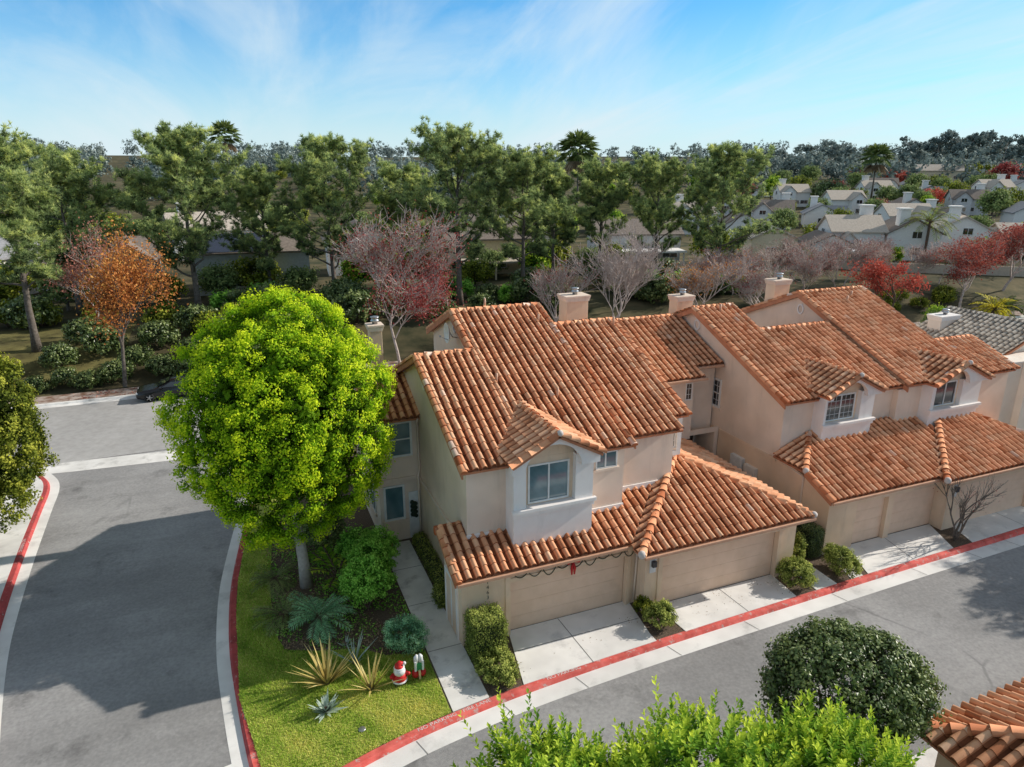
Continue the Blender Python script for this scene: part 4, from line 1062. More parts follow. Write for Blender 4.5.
# ---------------- pines
def pine_mesh(seed, h, rcrown, lean=(0, 0), z0=.32, nl=26, fork=False, dens=1.0):
    r = np.random.default_rng(seed); mb = MB()
    tp = []
    for i in range(9):
        t = i/8; tp.append((lean[0]*t*t*h+r.normal(0, .12)*t, lean[1]*t*t*h+r.normal(0, .12)*t, h*.9*t))
    tr = [max(.05, (.30*(1-.85*t/8))*h/17) for t in range(9)]
    tr[0] *= 1.35
    mb.tube(tp, tr, 8)
    tp = np.array(tp)
    tips = []
    for i in range(nl):
        t = z0+(0.98-z0)*((i+r.random())/nl)
        q = t*8; k = min(7, int(q)); p = tp[k]+(tp[k+1]-tp[k])*(q-k)
        az = i*2.4+r.normal(0, .4)
        env = math.sin(min(1, max(.0, (t-z0+.10)/(1.06-z0+.1)))*math.pi)**.6
        L = rcrown*env*r.uniform(.75, 1.18)
        el = r.uniform(.25, .8)+.35*(t-.5)
        d = (math.cos(az)*math.cos(el), math.sin(az)*math.cos(el), math.sin(el))
        rad0 = tr[k]*r.uniform(.38, .6)
        pts, dd = limb(p, d, L, r, 6, .06, .16)
        mb.tube(pts, [rad0*(1-.13*j) for j in range(7)], 5, False)
        bare = .46 if t < .6 else .30
        for j in range(2, 7):
            if j/6 < bare: continue
            for _ in range(3):
                az2 = r.uniform(0, 6.28); d2 = unit(np.array([math.cos(az2), math.sin(az2), r.uniform(-.05, .9)])+np.array(dd)*.5)
                L2 = L*r.uniform(.14, .36)+.35
                p2, d3 = limb(pts[j], d2, L2, r, 3, .12, .22)
                mb.tube(p2, [rad0*.30, rad0*.22, rad0*.15, rad0*.08], 3, False)
                for q2 in p2[1:]:
                    tips.append((q2, d3, unit(q2-np.array([0, 0, h*.45]))))
        tips.append((pts[-1], dd, unit(pts[-1])))
    nt_ = int(5*dens)
    C = []; O = []; B = []
    for (q2, d3, o) in tips:
        b = r.normal(0, .17)
        for _ in range(nt_):
            C.append(q2+r.normal(0, .15, 3)+np.array([0, 0, .1])); O.append(o); B.append(b)
    C = np.array(C); O = np.array(O); B = np.array(B); n = len(C); K = 15
    D = unit(r.normal(size=(n, K, 3))*.85+O[:, None]*.45+np.array([0, 0, .45]))
    Ln = r.uniform(.30, .52, (n, K, 1)); Wv = unit(np.cross(D, r.normal(size=(n, K, 3))))*.034
    Cn = C[:, None]+D*0
    V = np.stack([Cn-Wv, Cn+Wv, Cn+D*Ln], 2).reshape(-1, 3)
    hz_ = (C[:, 2]/h); kz = h/V[:, 2].max(); V = V*np.array([1, 1, kz]); mb.v = [(a, b, c*kz) for a, b, c in mb.v]
    T = np.clip(.36+B[:, None]*1.2+D[..., 2]*.22+r.normal(0, .10, (n, K))+(hz_[:, None]-.6)*.15, 0, 1).ravel()
    return mb, V, np.arange(3*n*K).reshape(-1, 3), T
def make_tree(name, label, cat, mb, V, F, T, bark, leaf, loc, group=None, crown='crown'):
    t = thing(name, label, cat, (0, 0, 0), group)
    if mb is not None: mb.build('trunk', M[bark], t, True, recalc=False)
    if V is not None: np_mesh(crown, V, F, M[leaf], t, T)
    t.location = loc
    return t
PG = 'pines along the far side of the back street'
pines = []
for i, (sd_, h, rc_, ln, z0, nl) in enumerate([(101, 18.5, 5.2, (.006, 0), .34, 26), (102, 18.0, 6.0, (-.012, .006), .22, 28), (103, 18.5, 5.4, (.0, .004), .26, 28), (104, 16.6, 5.0, (.015, 0), .24, 24)]):
    pines.append((h*.945, pine_mesh(sd_, h, rc_, ln, z0, nl)))
placed_pine = [None]*4
def place_pine(k, x, y, h, rz, label):
    base = (x, y, gz(x, y)-.05); h0, ms = pines[k]
    if placed_pine[k] is None:
        t = make_tree('pine_tree', label, 'pine tree', *ms, 'bark_grey', 'pine', base, PG); placed_pine[k] = t
        t.rotation_euler = (0, 0, rz); s = h/h0; t.scale = (s, s, s)
    else: dup(placed_pine[k], base, rz, h/h0, label, PG)
for a in [(0, -15.6, 65.6, 16.9, 0.0, 'tall pine with bare forked lower trunk at the left edge above the lawn bank'),
          (3, -14.5, 79.0, 15.8, 1.0, 'dark leaning pine behind and right of the left edge pine'),
          (1, -3.6, 76.5, 17.6, 2.1, 'broad pine left of the slim fan palm'),
          (3, 3.8, 82.0, 14.2, 4.0, 'smaller pine behind the grey house with solar panels'),
          (1, 10.2, 77.0, 16.9, 0.4, 'wide spreading pine right of the grey house and behind the pink bare tree'),
          (0, 18.6, 80.0, 14.8, 3.3, 'low pine between the wide spreading pine and the tallest pine'),
          (2, 22.4, 70.5, 18.3, 5.2, 'tallest pine with a straight dark trunk before the yellow house'),
          (2, 30.2, 71.5, 16.0, 1.9, 'slender pine just right of the yellow house'),
          (3, 38.0, 80.0, 14.4, 2.7, 'bushy pine below the big fan palm'),
          (0, 43.5, 78.0, 15.2, 4.9, 'pine right of the big fan palm in front of the pale houses'),
          (2, 48.6, 73.0, 15.6, 0.2, 'pine with thin trunk above the white patio roof'),
          (1, 53.0, 66.5, 16.3, 5.6, 'rightmost open pine with bare lower limbs near the valley houses')]:
    place_pine(*a)

# ---------------- deciduous branching trees
def branching(seed, h, spread, levels=5, nchild=(4, 4, 4, 4), z0=.2, trunk_r=.16, up=.25, ntrunk=1, twig=.012, vase=.6, tw_n=4, wid=None):
    r = np.random.default_rng(seed); mb = MB(); tips = []; rec = []
    def grow(p, d, L, rr, lv):
        ns = 4 if lv < 2 else 3
        pts, dd = limb(p, d, L, r, ns, up*.25, .13)
        sides = 6 if lv == 0 else (4 if lv < 3 else 3)
        rec.append((pts, [max(twig*.6, rr*(1-.45*j/ns)) for j in range(ns+1)], sides))
        if lv >= levels-1:
            tips.extend([(q, dd) for q in pts[1:]]); return
        nc = nchild[min(lv, len(nchild)-1)]
        for c in range(nc):
            f = r.uniform(.45, 1.0) if c else 1.0
            j = f*ns; k = min(ns-1, int(j)); q = pts[k]+(pts[k+1]-pts[k])*(j-k)
            ax = r.normal(size=3); ax[2] *= .4
            d2 = unit(dd*.9+unit(ax)*spread*r.uniform(.5, 1.1)+np.array([0, 0, up]))
            grow(q, d2, L*r.uniform(.55, .82), max(twig, rr*.55*r.uniform(.8, 1.1)), lv+1)
    for t in range(ntrunk):
        a = 6.28*t/max(1, ntrunk)+r.random(); d = np.array([math.cos(a)*vase*(ntrunk > 1), math.sin(a)*vase*(ntrunk > 1), 1.0])
        grow(np.array([0, 0, 0.]), d, h*z0, trunk_r, 0)
    V = np.array([q for t_ in rec for q in t_[0]]); zmax = V[:, 2].max(); k = h/zmax; kx = k
    if wid: kx = wid*.5/np.percentile(np.hypot(V[:, 0], V[:, 1]), 97)
    sc_ = np.array([kx, kx, k])
    for pts, rr, sd in rec: mb.tube([p*sc_ for p in pts], rr, sd, False)
    tips = [(q*sc_, dd) for q, dd in tips]
    return mb, tips, r
def tip_leaves(tips, r, n, L, Wd, jit=.18, zf=0.0):
    Q = np.array([t[0] for t in tips]); pw = np.exp(-zf*Q[:, 2]/Q[:, 2].max()); pw /= pw.sum()
    idx = r.choice(len(Q), n, p=pw); P = Q[idx]+r.normal(0, jit, (n, 3))
    V, F = leaf_quads(P, unit(r.normal(size=(n, 3))+np.array([0, 0, .4])), L*r.uniform(.6, 1.3, n), Wd*r.uniform(.6, 1.3, n), r, .3)
    T = np.clip(.5+r.normal(0, .2, n)+(P[:, 2]-Q[:, 2].mean())*.03, 0, 1)
    return V, F, T
def decid(name, label, loc, seed, h, spread, bark, leaf=None, nleaf=0, L=.16, Wd=.11, group=None, rz=0, jit=.2, zf=0.0, **kw):
    mb, tips, r = branching(seed, h, spread, **kw)
    V = F = T = None
    if leaf: V, F, T = tip_leaves(tips, r, nleaf, L, Wd, jit, zf)
    t = make_tree(name, label, 'tree', mb, V, F, T, bark, leaf, loc, group, 'leaves')
    t.rotation_euler = (0, 0, rz)
    return t
def onz(x, y): return (x, y, gz(x, y)-.04)
decid('autumn_tree', 'orange and rust leaved street tree behind the black parked car', (-8.6, 57.7, -.02), 11, 11.8, .8, 'bark_grey', 'leaf_orange', 9000, .2, .14, jit=.5, z0=.09, trunk_r=.17, nchild=(6, 5, 4, 4), up=.1, wid=7.0, twig=.014)
decid('autumn_tree', 'reddish thin tree standing on the bank behind the orange tree', onz(-12.0, 69), 12, 10.0, .6, 'bark_twig', 'leaf_rust', 2200, .2, .14, jit=.4, z0=.22, trunk_r=.14, nchild=(5, 5, 4, 3), wid=8, twig=.014)
decid('autumn_tree', 'small dark red shrub tree at the left edge of the bank', onz(-18.5, 62), 13, 4.0, .7, 'bark_brown', 'leaf_crimson', 1500, .2, .15, z0=.2, trunk_r=.1, nchild=(5, 4, 3), levels=4, wid=4.5)
decid('autumn_tree', 'large pale twiggy tree with crimson leaves behind the corner house', (12.4, 56.4-bend(12.4), -.02), 14, 13.6, .78, 'bark_twig', 'leaf_crimson', 8000, .18, .12, jit=.4, zf=5.0, z0=.08, trunk_r=.13, levels=6, nchild=(6, 6, 4, 4, 3), up=.12, twig=.024, wid=10)
decid('bare_tree', 'pale bare tree with dense upright twigs behind the first chimney', (32.6, 58.6-bend(32.6), -.02), 15, 11.6, .55, 'bark_twig', None, 0, z0=.12, trunk_r=.14, levels=6, nchild=(6, 6, 4, 4, 3), up=.25, twig=.022, wid=10.5)
decid('bare_tree', 'smaller pale bare tree left of the dense bare tree', (27.2, 59.0-bend(27.6), -.02), 16, 8.4, .55, 'bark_twig', 'leaf_crimson', 700, .14, .1, z0=.16, trunk_r=.12, nchild=(6, 5, 5, 4), up=.25, twig=.022, wid=7.5)
decid('bare_tree', 'rust tinted bare tree behind the second chimney', (44.0, 60.5-bend(44), -.02), 17, 8.0, .6, 'bark_twig', 'leaf_orange', 2000, .16, .11, jit=.35, z0=.12, trunk_r=.11, levels=6, nchild=(6, 5, 4, 4, 3), up=.22, twig=.022, wid=8.5)
b5 = decid('bare_tree', 'greyish lilac bare tree left of the third chimney', (50.2, 59.5-bend(50.2), -.02), 18, 7.6, .58, 'bark_twig', 'leaf_crimson', 1100, .15, .1, jit=.35, z0=.12, trunk_r=.11, levels=6, nchild=(6, 5, 4, 4, 3), up=.22, twig=.022, wid=8.5)
BG = 'bare purplish trees in a row on the slope'
for i, (x, y, s, rz) in enumerate([(57.0, 62.5, .80, .5), (60.2, 60.0, .82, 2.2), (63.4, 63.6, .80, 3.5), (66.5, 61.5, .78, 1.2), (69.6, 63.2, .82, 4.4), (72.9, 62.4, .75, 5.1), (76.0, 64.0, .78, .9), (79.8, 62.0, .78, 2.9), (84.0, 61.5, .8, 3.9), (53.8, 64.5, .75, 1.7), (88.5, 62, .8, 2.4), (61.5, 67, .8, 3.0), (68, 68, .82, .2), (74, 68.5, .8, 5.6), (81, 67, .8, 1.5), (46.5, 63.5, .8, 4.1), (37.5, 62.5, .8, 2.6)]):
    dup(b5, (x, y, gz(x, y)-.05), rz, s, 'leafless purplish tree in the row along the slope below the valley houses', BG)
R1 = decid('autumn_tree', 'bright coral red tree in front of the bare row on the slope', onz(65.6, 53.2), 19, 6.3, .75, 'bark_brown', 'leaf_coral', 3600, .24, .17, jit=.3, z0=.24, trunk_r=.14, nchild=(5, 5, 4), levels=4, up=.1, wid=8)
decid('autumn_tree', 'large red leaved tree beside the yellow shrub at the right', onz(77.5, 53.6), 20, 8.6, .66, 'bark_twig', 'leaf_red', 5200, .21, .15, jit=.35, z0=.2, trunk_r=.17, nchild=(6, 5, 4, 4), up=.2, wid=10.5)
decid('autumn_tree', 'crimson tree at the right edge behind the large red tree', onz(90.5, 57.5), 21, 8.8, .66, 'bark_twig', 'leaf_red', 5200, .22, .16, z0=.2, trunk_r=.17, nchild=(6, 5, 4, 4), up=.2, wid=10)
decid('autumn_tree', 'thin red tree at the right end of the garden wall', onz(101, 64), 22, 7.0, .66, 'bark_twig', 'leaf_red', 2600, .24, .18, z0=.2, trunk_r=.15, nchild=(5, 5, 4, 3), wid=8)
# pruned small tree before the right garages
ct = decid('pruned_tree', 'small leafless multi stemmed tree in the strip between the right driveways', (28.75, 18.05, .02), 23, 3.3, .55, 'bark_grey', 'leaf_crimson', 160, .05, .04, z0=.36, trunk_r=.06, levels=4, nchild=(3, 4, 5, 4), ntrunk=3, vase=.45, up=.2, twig=.008)

# ---------------- main lime tree, left tree
r = np.random.default_rng(31)
mb = MB()
mb.tube([(0, 0, 0), (-.03, .02, 1.2), (-.12, .1, 2.6), (-.25, .25, 4.2), (-.2, .4, 6)], [.27, .21, .19, .17, .1], 10)
for i in range(9):
    a = i*.7+.2; pts, _ = limb((-.2, .2, 2.6+.35*i), (math.cos(a), math.sin(a), .75), 3.4, r, 5, .08, .1); mb.tube(pts[:4], [.10, .08, .05, .02], 6, False)
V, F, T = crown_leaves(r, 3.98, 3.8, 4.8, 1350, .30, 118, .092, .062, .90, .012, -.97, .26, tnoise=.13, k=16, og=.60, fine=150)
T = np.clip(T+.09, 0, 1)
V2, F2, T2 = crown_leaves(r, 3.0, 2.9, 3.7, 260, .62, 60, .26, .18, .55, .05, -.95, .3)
F = np.concatenate([F, F2+len(V)]); V = np.concatenate([V, V2]); T = np.concatenate([T, T2*.42])  # core leaves tinted down as painted shade behind the crown gaps
t = make_tree('lime_green_tree', 'big round lime green tree on the corner lawn', 'tree', mb, shift(V, (-.12, .4, 6.95)), F, T, 'bark_pale', 'leaf_lime', (1.35, 25.3, 0))
r = np.random.default_rng(32); mb = MB()
mb.tube([(0, 0, 0), (.05, 0, 2), (0, .1, 5)], [.25, .2, .1], 8)
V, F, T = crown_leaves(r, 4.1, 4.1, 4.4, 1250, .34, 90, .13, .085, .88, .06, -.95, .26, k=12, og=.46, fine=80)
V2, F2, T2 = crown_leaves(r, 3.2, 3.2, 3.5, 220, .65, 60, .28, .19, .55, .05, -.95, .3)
F = np.concatenate([F, F2+len(V)]); V = np.concatenate([V, V2]); T = np.concatenate([T, T2*.42])  # inner leaves darkened, shade painted into the crown centre
make_tree('olive_green_tree', 'olive green rounded tree cut by the left edge beside the pavement', 'tree', mb, shift(V, (0, 0, 5.3)), F, T, 'bark_grey', 'leaf_olive', (-12.4, 33.4, 0))
# trees out of frame on the right whose shadows fall across the lane
r = np.random.default_rng(33); mb = MB(); mb.tube([(0, 0, 0), (0, 0, 3), (.2, .1, 6)], [.25, .2, .1], 8)
V, F, T = crown_leaves(r, 3.2, 3.0, 2.8, 760, .36, 44, .16, .1, .55, .3, -.9, .3, k=12)
ot = make_tree('street_tree', 'leafy tree by the lane outside the right edge', 'tree', mb, shift(V, (0, 0, 6.0)), F, T, 'bark_grey', 'tree_mid', (43.5, 16.2, 0))

dup(ot, (40.0, 12.6, 0), 2.0, .9, 'second leafy tree by the lane outside the right edge')
# ---------------- foreground shrubs
def shoots(r, n, rx, ry, rz, L, Wd, ns=26, zlo=-.2):
    D = rdir(r, n*3); D = D[D[:, 2] > zlo][:n]; n = len(D)
    base = D*lump(D, r, 10, .22)[:, None]*np.array([rx, ry, rz])*r.uniform(.72, 1.0, (n, 1))
    d = unit(D*.5+np.array([0, 0, .8])+r.normal(0, .25, (n, 3)))
    ln = r.uniform(.3, .8, n); q_ = r.random(n) < .07; ln[q_] *= 1.9
    k = np.linspace(0.0, 1, ns); ang = np.arange(ns)*2.4
    sd = unit(np.cross(d, r.normal(size=(n, 3)))); up_ = np.cross(d, sd)
    P0 = base[:, None]+d[:, None]*(k[None, :, None]*ln[:, None, None])
    dr = sd[:, None]*np.cos(ang)[None, :, None]+up_[:, None]*np.sin(ang)[None, :, None]
    ld = unit(dr*(1.05-.5*k)[None, :, None]+d[:, None]*(.45+.6*k)[None, :, None]+r.normal(0, .15, (n, ns, 3)))
    w = unit(np.cross(ld, d[:, None])); nn = np.cross(w, ld)
    s = r.uniform(.75, 1.2, (n, ns, 1))*(1-.25*k)[None, :, None]
    A = P0; B = P0+ld*L*s*.55+w*Wd*s*.5; C = P0+ld*L*s-nn*L*.1; E_ = P0+ld*L*s*.55-w*Wd*s*.5
    V = np.stack([A, B, C, E_], 2).reshape(-1, 3)
    ct = r.normal(0, .17, n)
    T = np.clip(.36+ct[:, None]+.42*k[None]+r.normal(0, .09, (n, ns)), 0, 1).ravel()
    return V, np.arange(len(V)).reshape(-1, 4), T
for i, (x, y, rx, rz, sd_, lab) in enumerate([(5.0, 9.5, 1.75, 1.75, 41, 'bright green leafy shrub at the bottom centre beside the lane'), (7.5, 8.7, 2.0, 2.05, 42, 'bright green leafy shrub at the bottom between two others'), (10.3, 7.9, 1.9, 1.95, 43, 'bright green leafy shrub at the bottom below the dark round bush')]):
    r = np.random.default_rng(sd_); mb = MB()
    for q in range(7):
        a = q*.9; pts, _ = limb((0, 0, 0), (math.cos(a)*.5, math.sin(a)*.5, 1), 3.4, r, 5, .1, .1); mb.tube(pts, [.06, .05, .04, .035, .03, .012], 5, False)
    V, F, T = shoots(r, 720, rx, rx*.9, rz, .165, .082, 26, -.35)
    make_tree('leafy_shrub', lab, 'shrub', mb, shift(V, (0, 0, 2.75)), F, T, 'bark_grey', 'leaf_hedge', (x, y, 0))
r = np.random.default_rng(44); mb = MB()
for q in range(5):
    a = q*1.3; pts, _ = limb((0, 0, 0), (math.cos(a)*.45, math.sin(a)*.45, 1), 3.2, r, 5, .1, .08); mb.tube(pts, [.1, .08, .06, .05, .04, .02], 6, False)
V, F, T = crown_leaves(r, 2.05, 1.75, 1.12, 560, .26, 58, .10, .068, .84, .16, -.75, .2, k=10)
make_tree('round_bush', 'dark green rounded bush tree beside the lane above the bright shrubs', 'bush', mb, shift(V, (0, 0, 3.55)), F, T, 'bark_brown', 'leaf_dark', (13.3, 10.3, 0))

# ---------------- garden plants
def box_hedge(name, label, loc, sx, sy, sz, leaf, seed, n=5200, L=.055, Wd=.04, rough=.05, rz=0, group=None, z0=.0):
    r = np.random.default_rng(seed)
    P = r.uniform(-.5, .5, (n, 3)); f = r.integers(0, 5, n)
    Nn = np.zeros((n, 3))
    for k, (ax, s) in enumerate(((2, 1), (0, -1), (0, 1), (1, -1), (1, 1))):
        q = f == k; P[q, ax] = .5*s; Nn[q, ax] = s
    # soften the corners
    q = np.abs(P*2)**12; rr = (q.sum(1))**(1/12); P = P/np.maximum(rr, .55)[:, None]*.97
    P = P*np.array([sx, sy, sz])+r.normal(0, rough, (n, 3)); P[:, 2] += sz*.5+z0
    P = P*(1-.0)
    bump = np.sin(P[:, 0]*7+seed)*np.sin(P[:, 1]*6+1)*np.sin(P[:, 2]*6.5)*.05
    P += Nn*bump[:, None]
    Nq = unit(Nn+r.normal(0, .6, (n, 3)))
    V, F = leaf_quads(P, Nq, L*r.uniform(.7, 1.4, n), Wd*r.uniform(.7, 1.4, n), r)
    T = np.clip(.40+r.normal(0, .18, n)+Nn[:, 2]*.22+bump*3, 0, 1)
    mb = MB(); e = .42; mb.box(-sx*e, sx*e, -sy*e, sy*e, z0*.2, sz*(.5+e)+z0)
    t = make_tree(name, label, 'shrub', None, V, F, T, None, leaf, (0, 0, 0), group, 'foliage')
    mb.build('inner_branches', M['dark_green'], t)
    t.location = loc; t.rotation_euler = (0, 0, rz)
    return t
def blob_shrub(name, label, loc, rx, ry, rz_, leaf, seed, nc=150, rc=.16, nl=40, L=.07, Wd=.05, group=None, trunk=True, inner=.78):
    r = np.random.default_rng(seed); mb = MB()
    for q in range(4):
        a = q*1.6; mb.tube([(0, 0, 0), (math.cos(a)*rx*.3, math.sin(a)*ry*.3, rz_*.7), (math.cos(a)*rx*.6, math.sin(a)*ry*.6, rz_*1.3)], [.03, .022, .008], 4, False)
    V, F, T = crown_leaves(r, rx, ry, rz_, nc, rc, nl, L, Wd, inner, .22, -.6, .2)
    return make_tree(name, label, 'shrub', mb, shift(V, (0, 0, rz_*1.02)), F, T, 'bark_brown', leaf, loc, group, 'foliage')
box_hedge('clipped_hedge', 'clipped cube hedge at the corner garage pillar beside the walk', (6.62, 18.75, 0), 1.15, 1.05, 1.65, 'leaf_box', 51, 9000)
blob_shrub('low_shrub', 'loose yellowish groundcover shrub spilling from the cube hedge toward the kerb', (6.62, 17.65, .0), .62, .85, .32, 'leaf_box', 52, 190, .13, 44, .06, .04)
blob_shrub('low_shrub', 'round green shrub in the strip between the two corner driveways', (13.12, 17.85, .0), .50, .52, .45, 'leaf_box', 53, 120, .13, 44, .065, .045)
blob_shrub('low_shrub', 'sprawling reddish green shrub against the lamp pillar', (12.85, 18.6, .0), .30, .35, .36, 'leaf_olive', 54, 70, .12, 40, .06, .045)
blob_shrub('low_shrub', 'rounded shrub at the right corner of the second garage door', (19.62, 18.05, .0), .62, .72, .52, 'leaf_box', 55, 170, .14, 46, .065, .045)
blob_shrub('low_shrub', 'clipped shrub left of the two door driveway near the kerb', (21.9, 18.05, .0), .55, .85, .52, 'leaf_box', 56, 190, .14, 46, .065, .045)
box_hedge('clipped_hedge', 'tall narrow hedge between the two houses beside the side walk', (21.75, 20.3, 0), .75, 2.2, 1.35, 'leaf_dark', 57, 7000)
blob_shrub('low_shrub', 'leafy climber at the end wall of the second garage', (20.62, 19.2, .0), .25, .35, .7, 'leaf_box', 58, 90, .12, 40, .06, .045)
box_hedge('clipped_hedge', 'low hedge strip between the front walk and the corner house wall', (6.34, 24.6, 0), .48, 4.4, .55, 'leaf_box', 59, 7000)
box_hedge('clipped_hedge', 'short low hedge beside the side door of the corner garage', (5.98+.0, 22.6-.4, 0), .0+.3, .8, .5, 'leaf_box', 60, 1600)
# big shrub by the walk
r = np.random.default_rng(61); mb = MB()
for q in range(7):
    a = q*.9; pts, _ = limb((0, 0, 0), (math.cos(a)*.45, math.sin(a)*.45, 1), 2.0, r, 4, .1, .12); mb.tube(pts, [.05, .04, .03, .02, .008], 5, False)
Vs = []; Fs = []; Ts = []; off = 0
for (c, rr, nc) in (((.05, -.2, 1.35), (.95, .85, .80), 210), ((.35, 1.0, 1.55), (.85, .8, .7), 170), ((-.35, .5, 1.0), (.6, .6, .5), 90), ((.9, 1.9, 1.3), (.7, .8, .6), 110)):
    V, F, T = crown_leaves(r, *rr, nc, .18, 44, .085, .055, .75, .25, -.7, .2)
    Vs.append(shift(V, c)); Fs.append(F+off); Ts.append(T); off += len(V)
make_tree('leafy_shrub', 'large bright green shrub beside the front walk', 'shrub', mb, np.concatenate(Vs), np.concatenate(Fs), np.concatenate(Ts), 'bark_brown', 'leaf_shrub', (3.35, 22.9, 0))
blob_shrub('round_shrub', 'round blue green shrub at the edge of the front walk', (4.15, 20.15, 0), .72, .72, .55, 'leaf_bluegreen', 62, 190, .15, 46, .06, .035)

def strips(r, n, L, Wd, el=(.5, 1.3), curve=.6, seg=5, base=.05, tw=.1):
    """arching strap leaves from the origin"""
    az = r.uniform(0, 6.283, n); e = r.uniform(el[0], el[1], n); ln = L*r.uniform(.65, 1.1, n)
    V = []; F = []; T = []
    for i in range(n):
        d = np.array([math.cos(az[i])*math.cos(e[i]), math.sin(az[i])*math.cos(e[i]), math.sin(e[i])])
        p = np.array([math.cos(az[i])*base*r.random(), math.sin(az[i])*base*r.random(), 0])
        w = unit(np.array([-math.sin(az[i]), math.cos(az[i]), r.normal(0, tw)])); b = len(V)
        for k in range(seg+1):
            t = k/seg; ww = Wd*.5*(.55+.9*t if t < .35 else 1.0*(1-t)/.65+.02)
            V += [tuple(p-w*ww), tuple(p+w*ww)]
            d = unit(d-np.array([0, 0, curve*ln[i]/seg*.5])); p = p+d*ln[i]/seg
        for k in range(seg): F.append((b+2*k, b+2*k+1, b+2*k+3, b+2*k+2)); T.append(min(1, max(0, .25+.5*k/seg+r.normal(0, .15))))
    return np.array(V), np.array(F), np.array(T)
def strap_plant(name, label, loc, seed, n, L, Wd, leaf, el, curve, base=.06):
    r = np.random.default_rng(seed); V, F, T = strips(r, n, L, Wd, el, curve, 5, base)
    t = thing(name, label, 'plant', (0, 0, 0)); np_mesh('leaves', V, F, M[leaf], t, T)
    c = MB(); c.lathe([(.07, -.02), (.08, .08), (.04, .16)], n=8); c.build('stem', M['bark_brown'], t, True); t.location = loc; return t
strap_plant('flax_plant', 'yellow striped flax with long sword leaves left of the other flax on the lawn', (1.35, 19.35, .01), 71, 60, 1.45, .085, 'flax', (.65, 1.4), .25)
strap_plant('flax_plant', 'smaller cream striped flax on the lawn near the agave', (2.62, 18.55, .01), 72, 30, 1.35, .075, 'flax', (.6, 1.4), .4)
strap_plant('flax_plant', 'sparse green flax behind the cream striped one', (2.35, 20.0, .01), 73, 14, 1.05, .06, 'agave', (.7, 1.4), .35)
strap_plant('agave', 'pale blue green agave rosette on the lawn', (1.15, 18.15, .01), 74, 44, .62, .12, 'agave', (.15, 1.25), .1)
def frond_plant(name, label, loc, seed, n, L, leaf, el=(.5, 1.2), curve=.8, lw=.03, ll=.28, stem_h=.3, npair=22, cat='plant', trunk=.1, dead=0, bark='bark_brown', mesh_only=False, vup=.15):
    r = np.random.default_rng(seed); V = []; T = []; mb = MB()
    mb.tube([(0, 0, 0), (.02, .01, stem_h*.5), (0, 0, stem_h)], [trunk*1.2, trunk, trunk*.9], 9)
    for i in range(n):
        az = i*2.4+r.normal(0, .2); e = r.uniform(*el); ln = L*r.uniform(.8, 1.1)
        d = np.array([math.cos(az)*math.cos(e), math.sin(az)*math.cos(e), math.sin(e)]); p = np.array([0, 0, stem_h])
        side = np.array([-math.sin(az), math.cos(az), 0]); pts = [p]
        tb = r.normal(0, .12)
        for k in range(npair):
            t = k/npair; d = unit(d-np.array([0, 0, curve/npair])); p = p+d*ln/npair; pts.append(p)
            if t < .12: continue
            s = math.sin(math.pi*min(1, (t-.05)*.98))**.6*ll
            upv = unit(np.cross(side, d))*-1
            for sg in (-1, 1):
                ld = unit(side*sg+d*.55+np.array([0, 0, vup])+r.normal(0, .1, 3)); ww = d*lw
                tip = p+ld*s-np.array([0, 0, s*.25])
                V += [p-ww*.5, p+ww*.5+ld*s*.4, tip, p-ww*.6+ld*s*.4]; T.append(min(1, max(0, .45+tb+r.normal(0, .12)+t*.15)))
        mb.tube(pts[::4]+[pts[-1]], lw*.3, 3, False)
    V = np.array(V); F = np.arange(len(V)).reshape(-1, 4)
    t = thing(name, label, cat, (0, 0, 0)); mb.build('stem', M[bark], t, True, recalc=False); np_mesh('fronds', V, F, M[leaf], t, np.array(T)); t.location = loc
    return t
frond_plant('cycad', 'blue green feathery cycad in front of the lime tree trunk', (1.5, 22.2, 0), 81, 40, 1.25, 'leaf_bluegreen', (.15, 1.25), 1.0, .03, .30, .55, 22, 'plant', .13)
frond_plant('cycad', 'lower spreading green cycad left of the feathery one', (.35, 23.3, 0), 82, 30, 1.1, 'tree_mid', (.05, 1.0), .9, .03, .26, .25, 20, 'plant', .12)
frond_plant('cycad', 'dark cycad under the lime tree near the kerb', (.2, 25.8, 0), 83, 24, 1.0, 'tree_mid', (.05, .9), .9, .03, .25, .25, 18, 'plant', .12)
frond_plant('broad_frond_plant', 'yellow green plant with broad pinnate leaves under the lime tree', (2.55, 25.0, 0), 84, 9, 1.5, 'leaf_hedge', (.35, 1.0), .8, .14, .42, .3, 9, 'plant', .05)
blob_shrub('low_shrub', 'dark leafy shrub by the wing of the corner house', (3.7, 26.3, 0), .8, .8, .7, 'leaf_shrub', 63, 150, .2, 40, .09, .06)
blob_shrub('low_shrub', 'deep green shrub in the shade behind the lime tree trunk', (2.3, 28.2, 0), 1.0, 1.0, .8, 'tree_mid', 64, 150, .22, 40, .1, .06)
strap_plant('small_agave', 'little spiky rosette in the bed behind the flax', (2.2, 21.0, .01), 75, 18, .35, .06, 'agave', (.2, 1.2), .2)
# sprinkler valve cover
sv = MB(); sv.lathe([(.11, 0), (.11, .05), (.09, .06)], (2.05, 16.98, .012), 14); tag(sv.build('valve_cover', M['metal'], None, True), 'small round grey valve cover in the sunny lawn', 'valve cover')
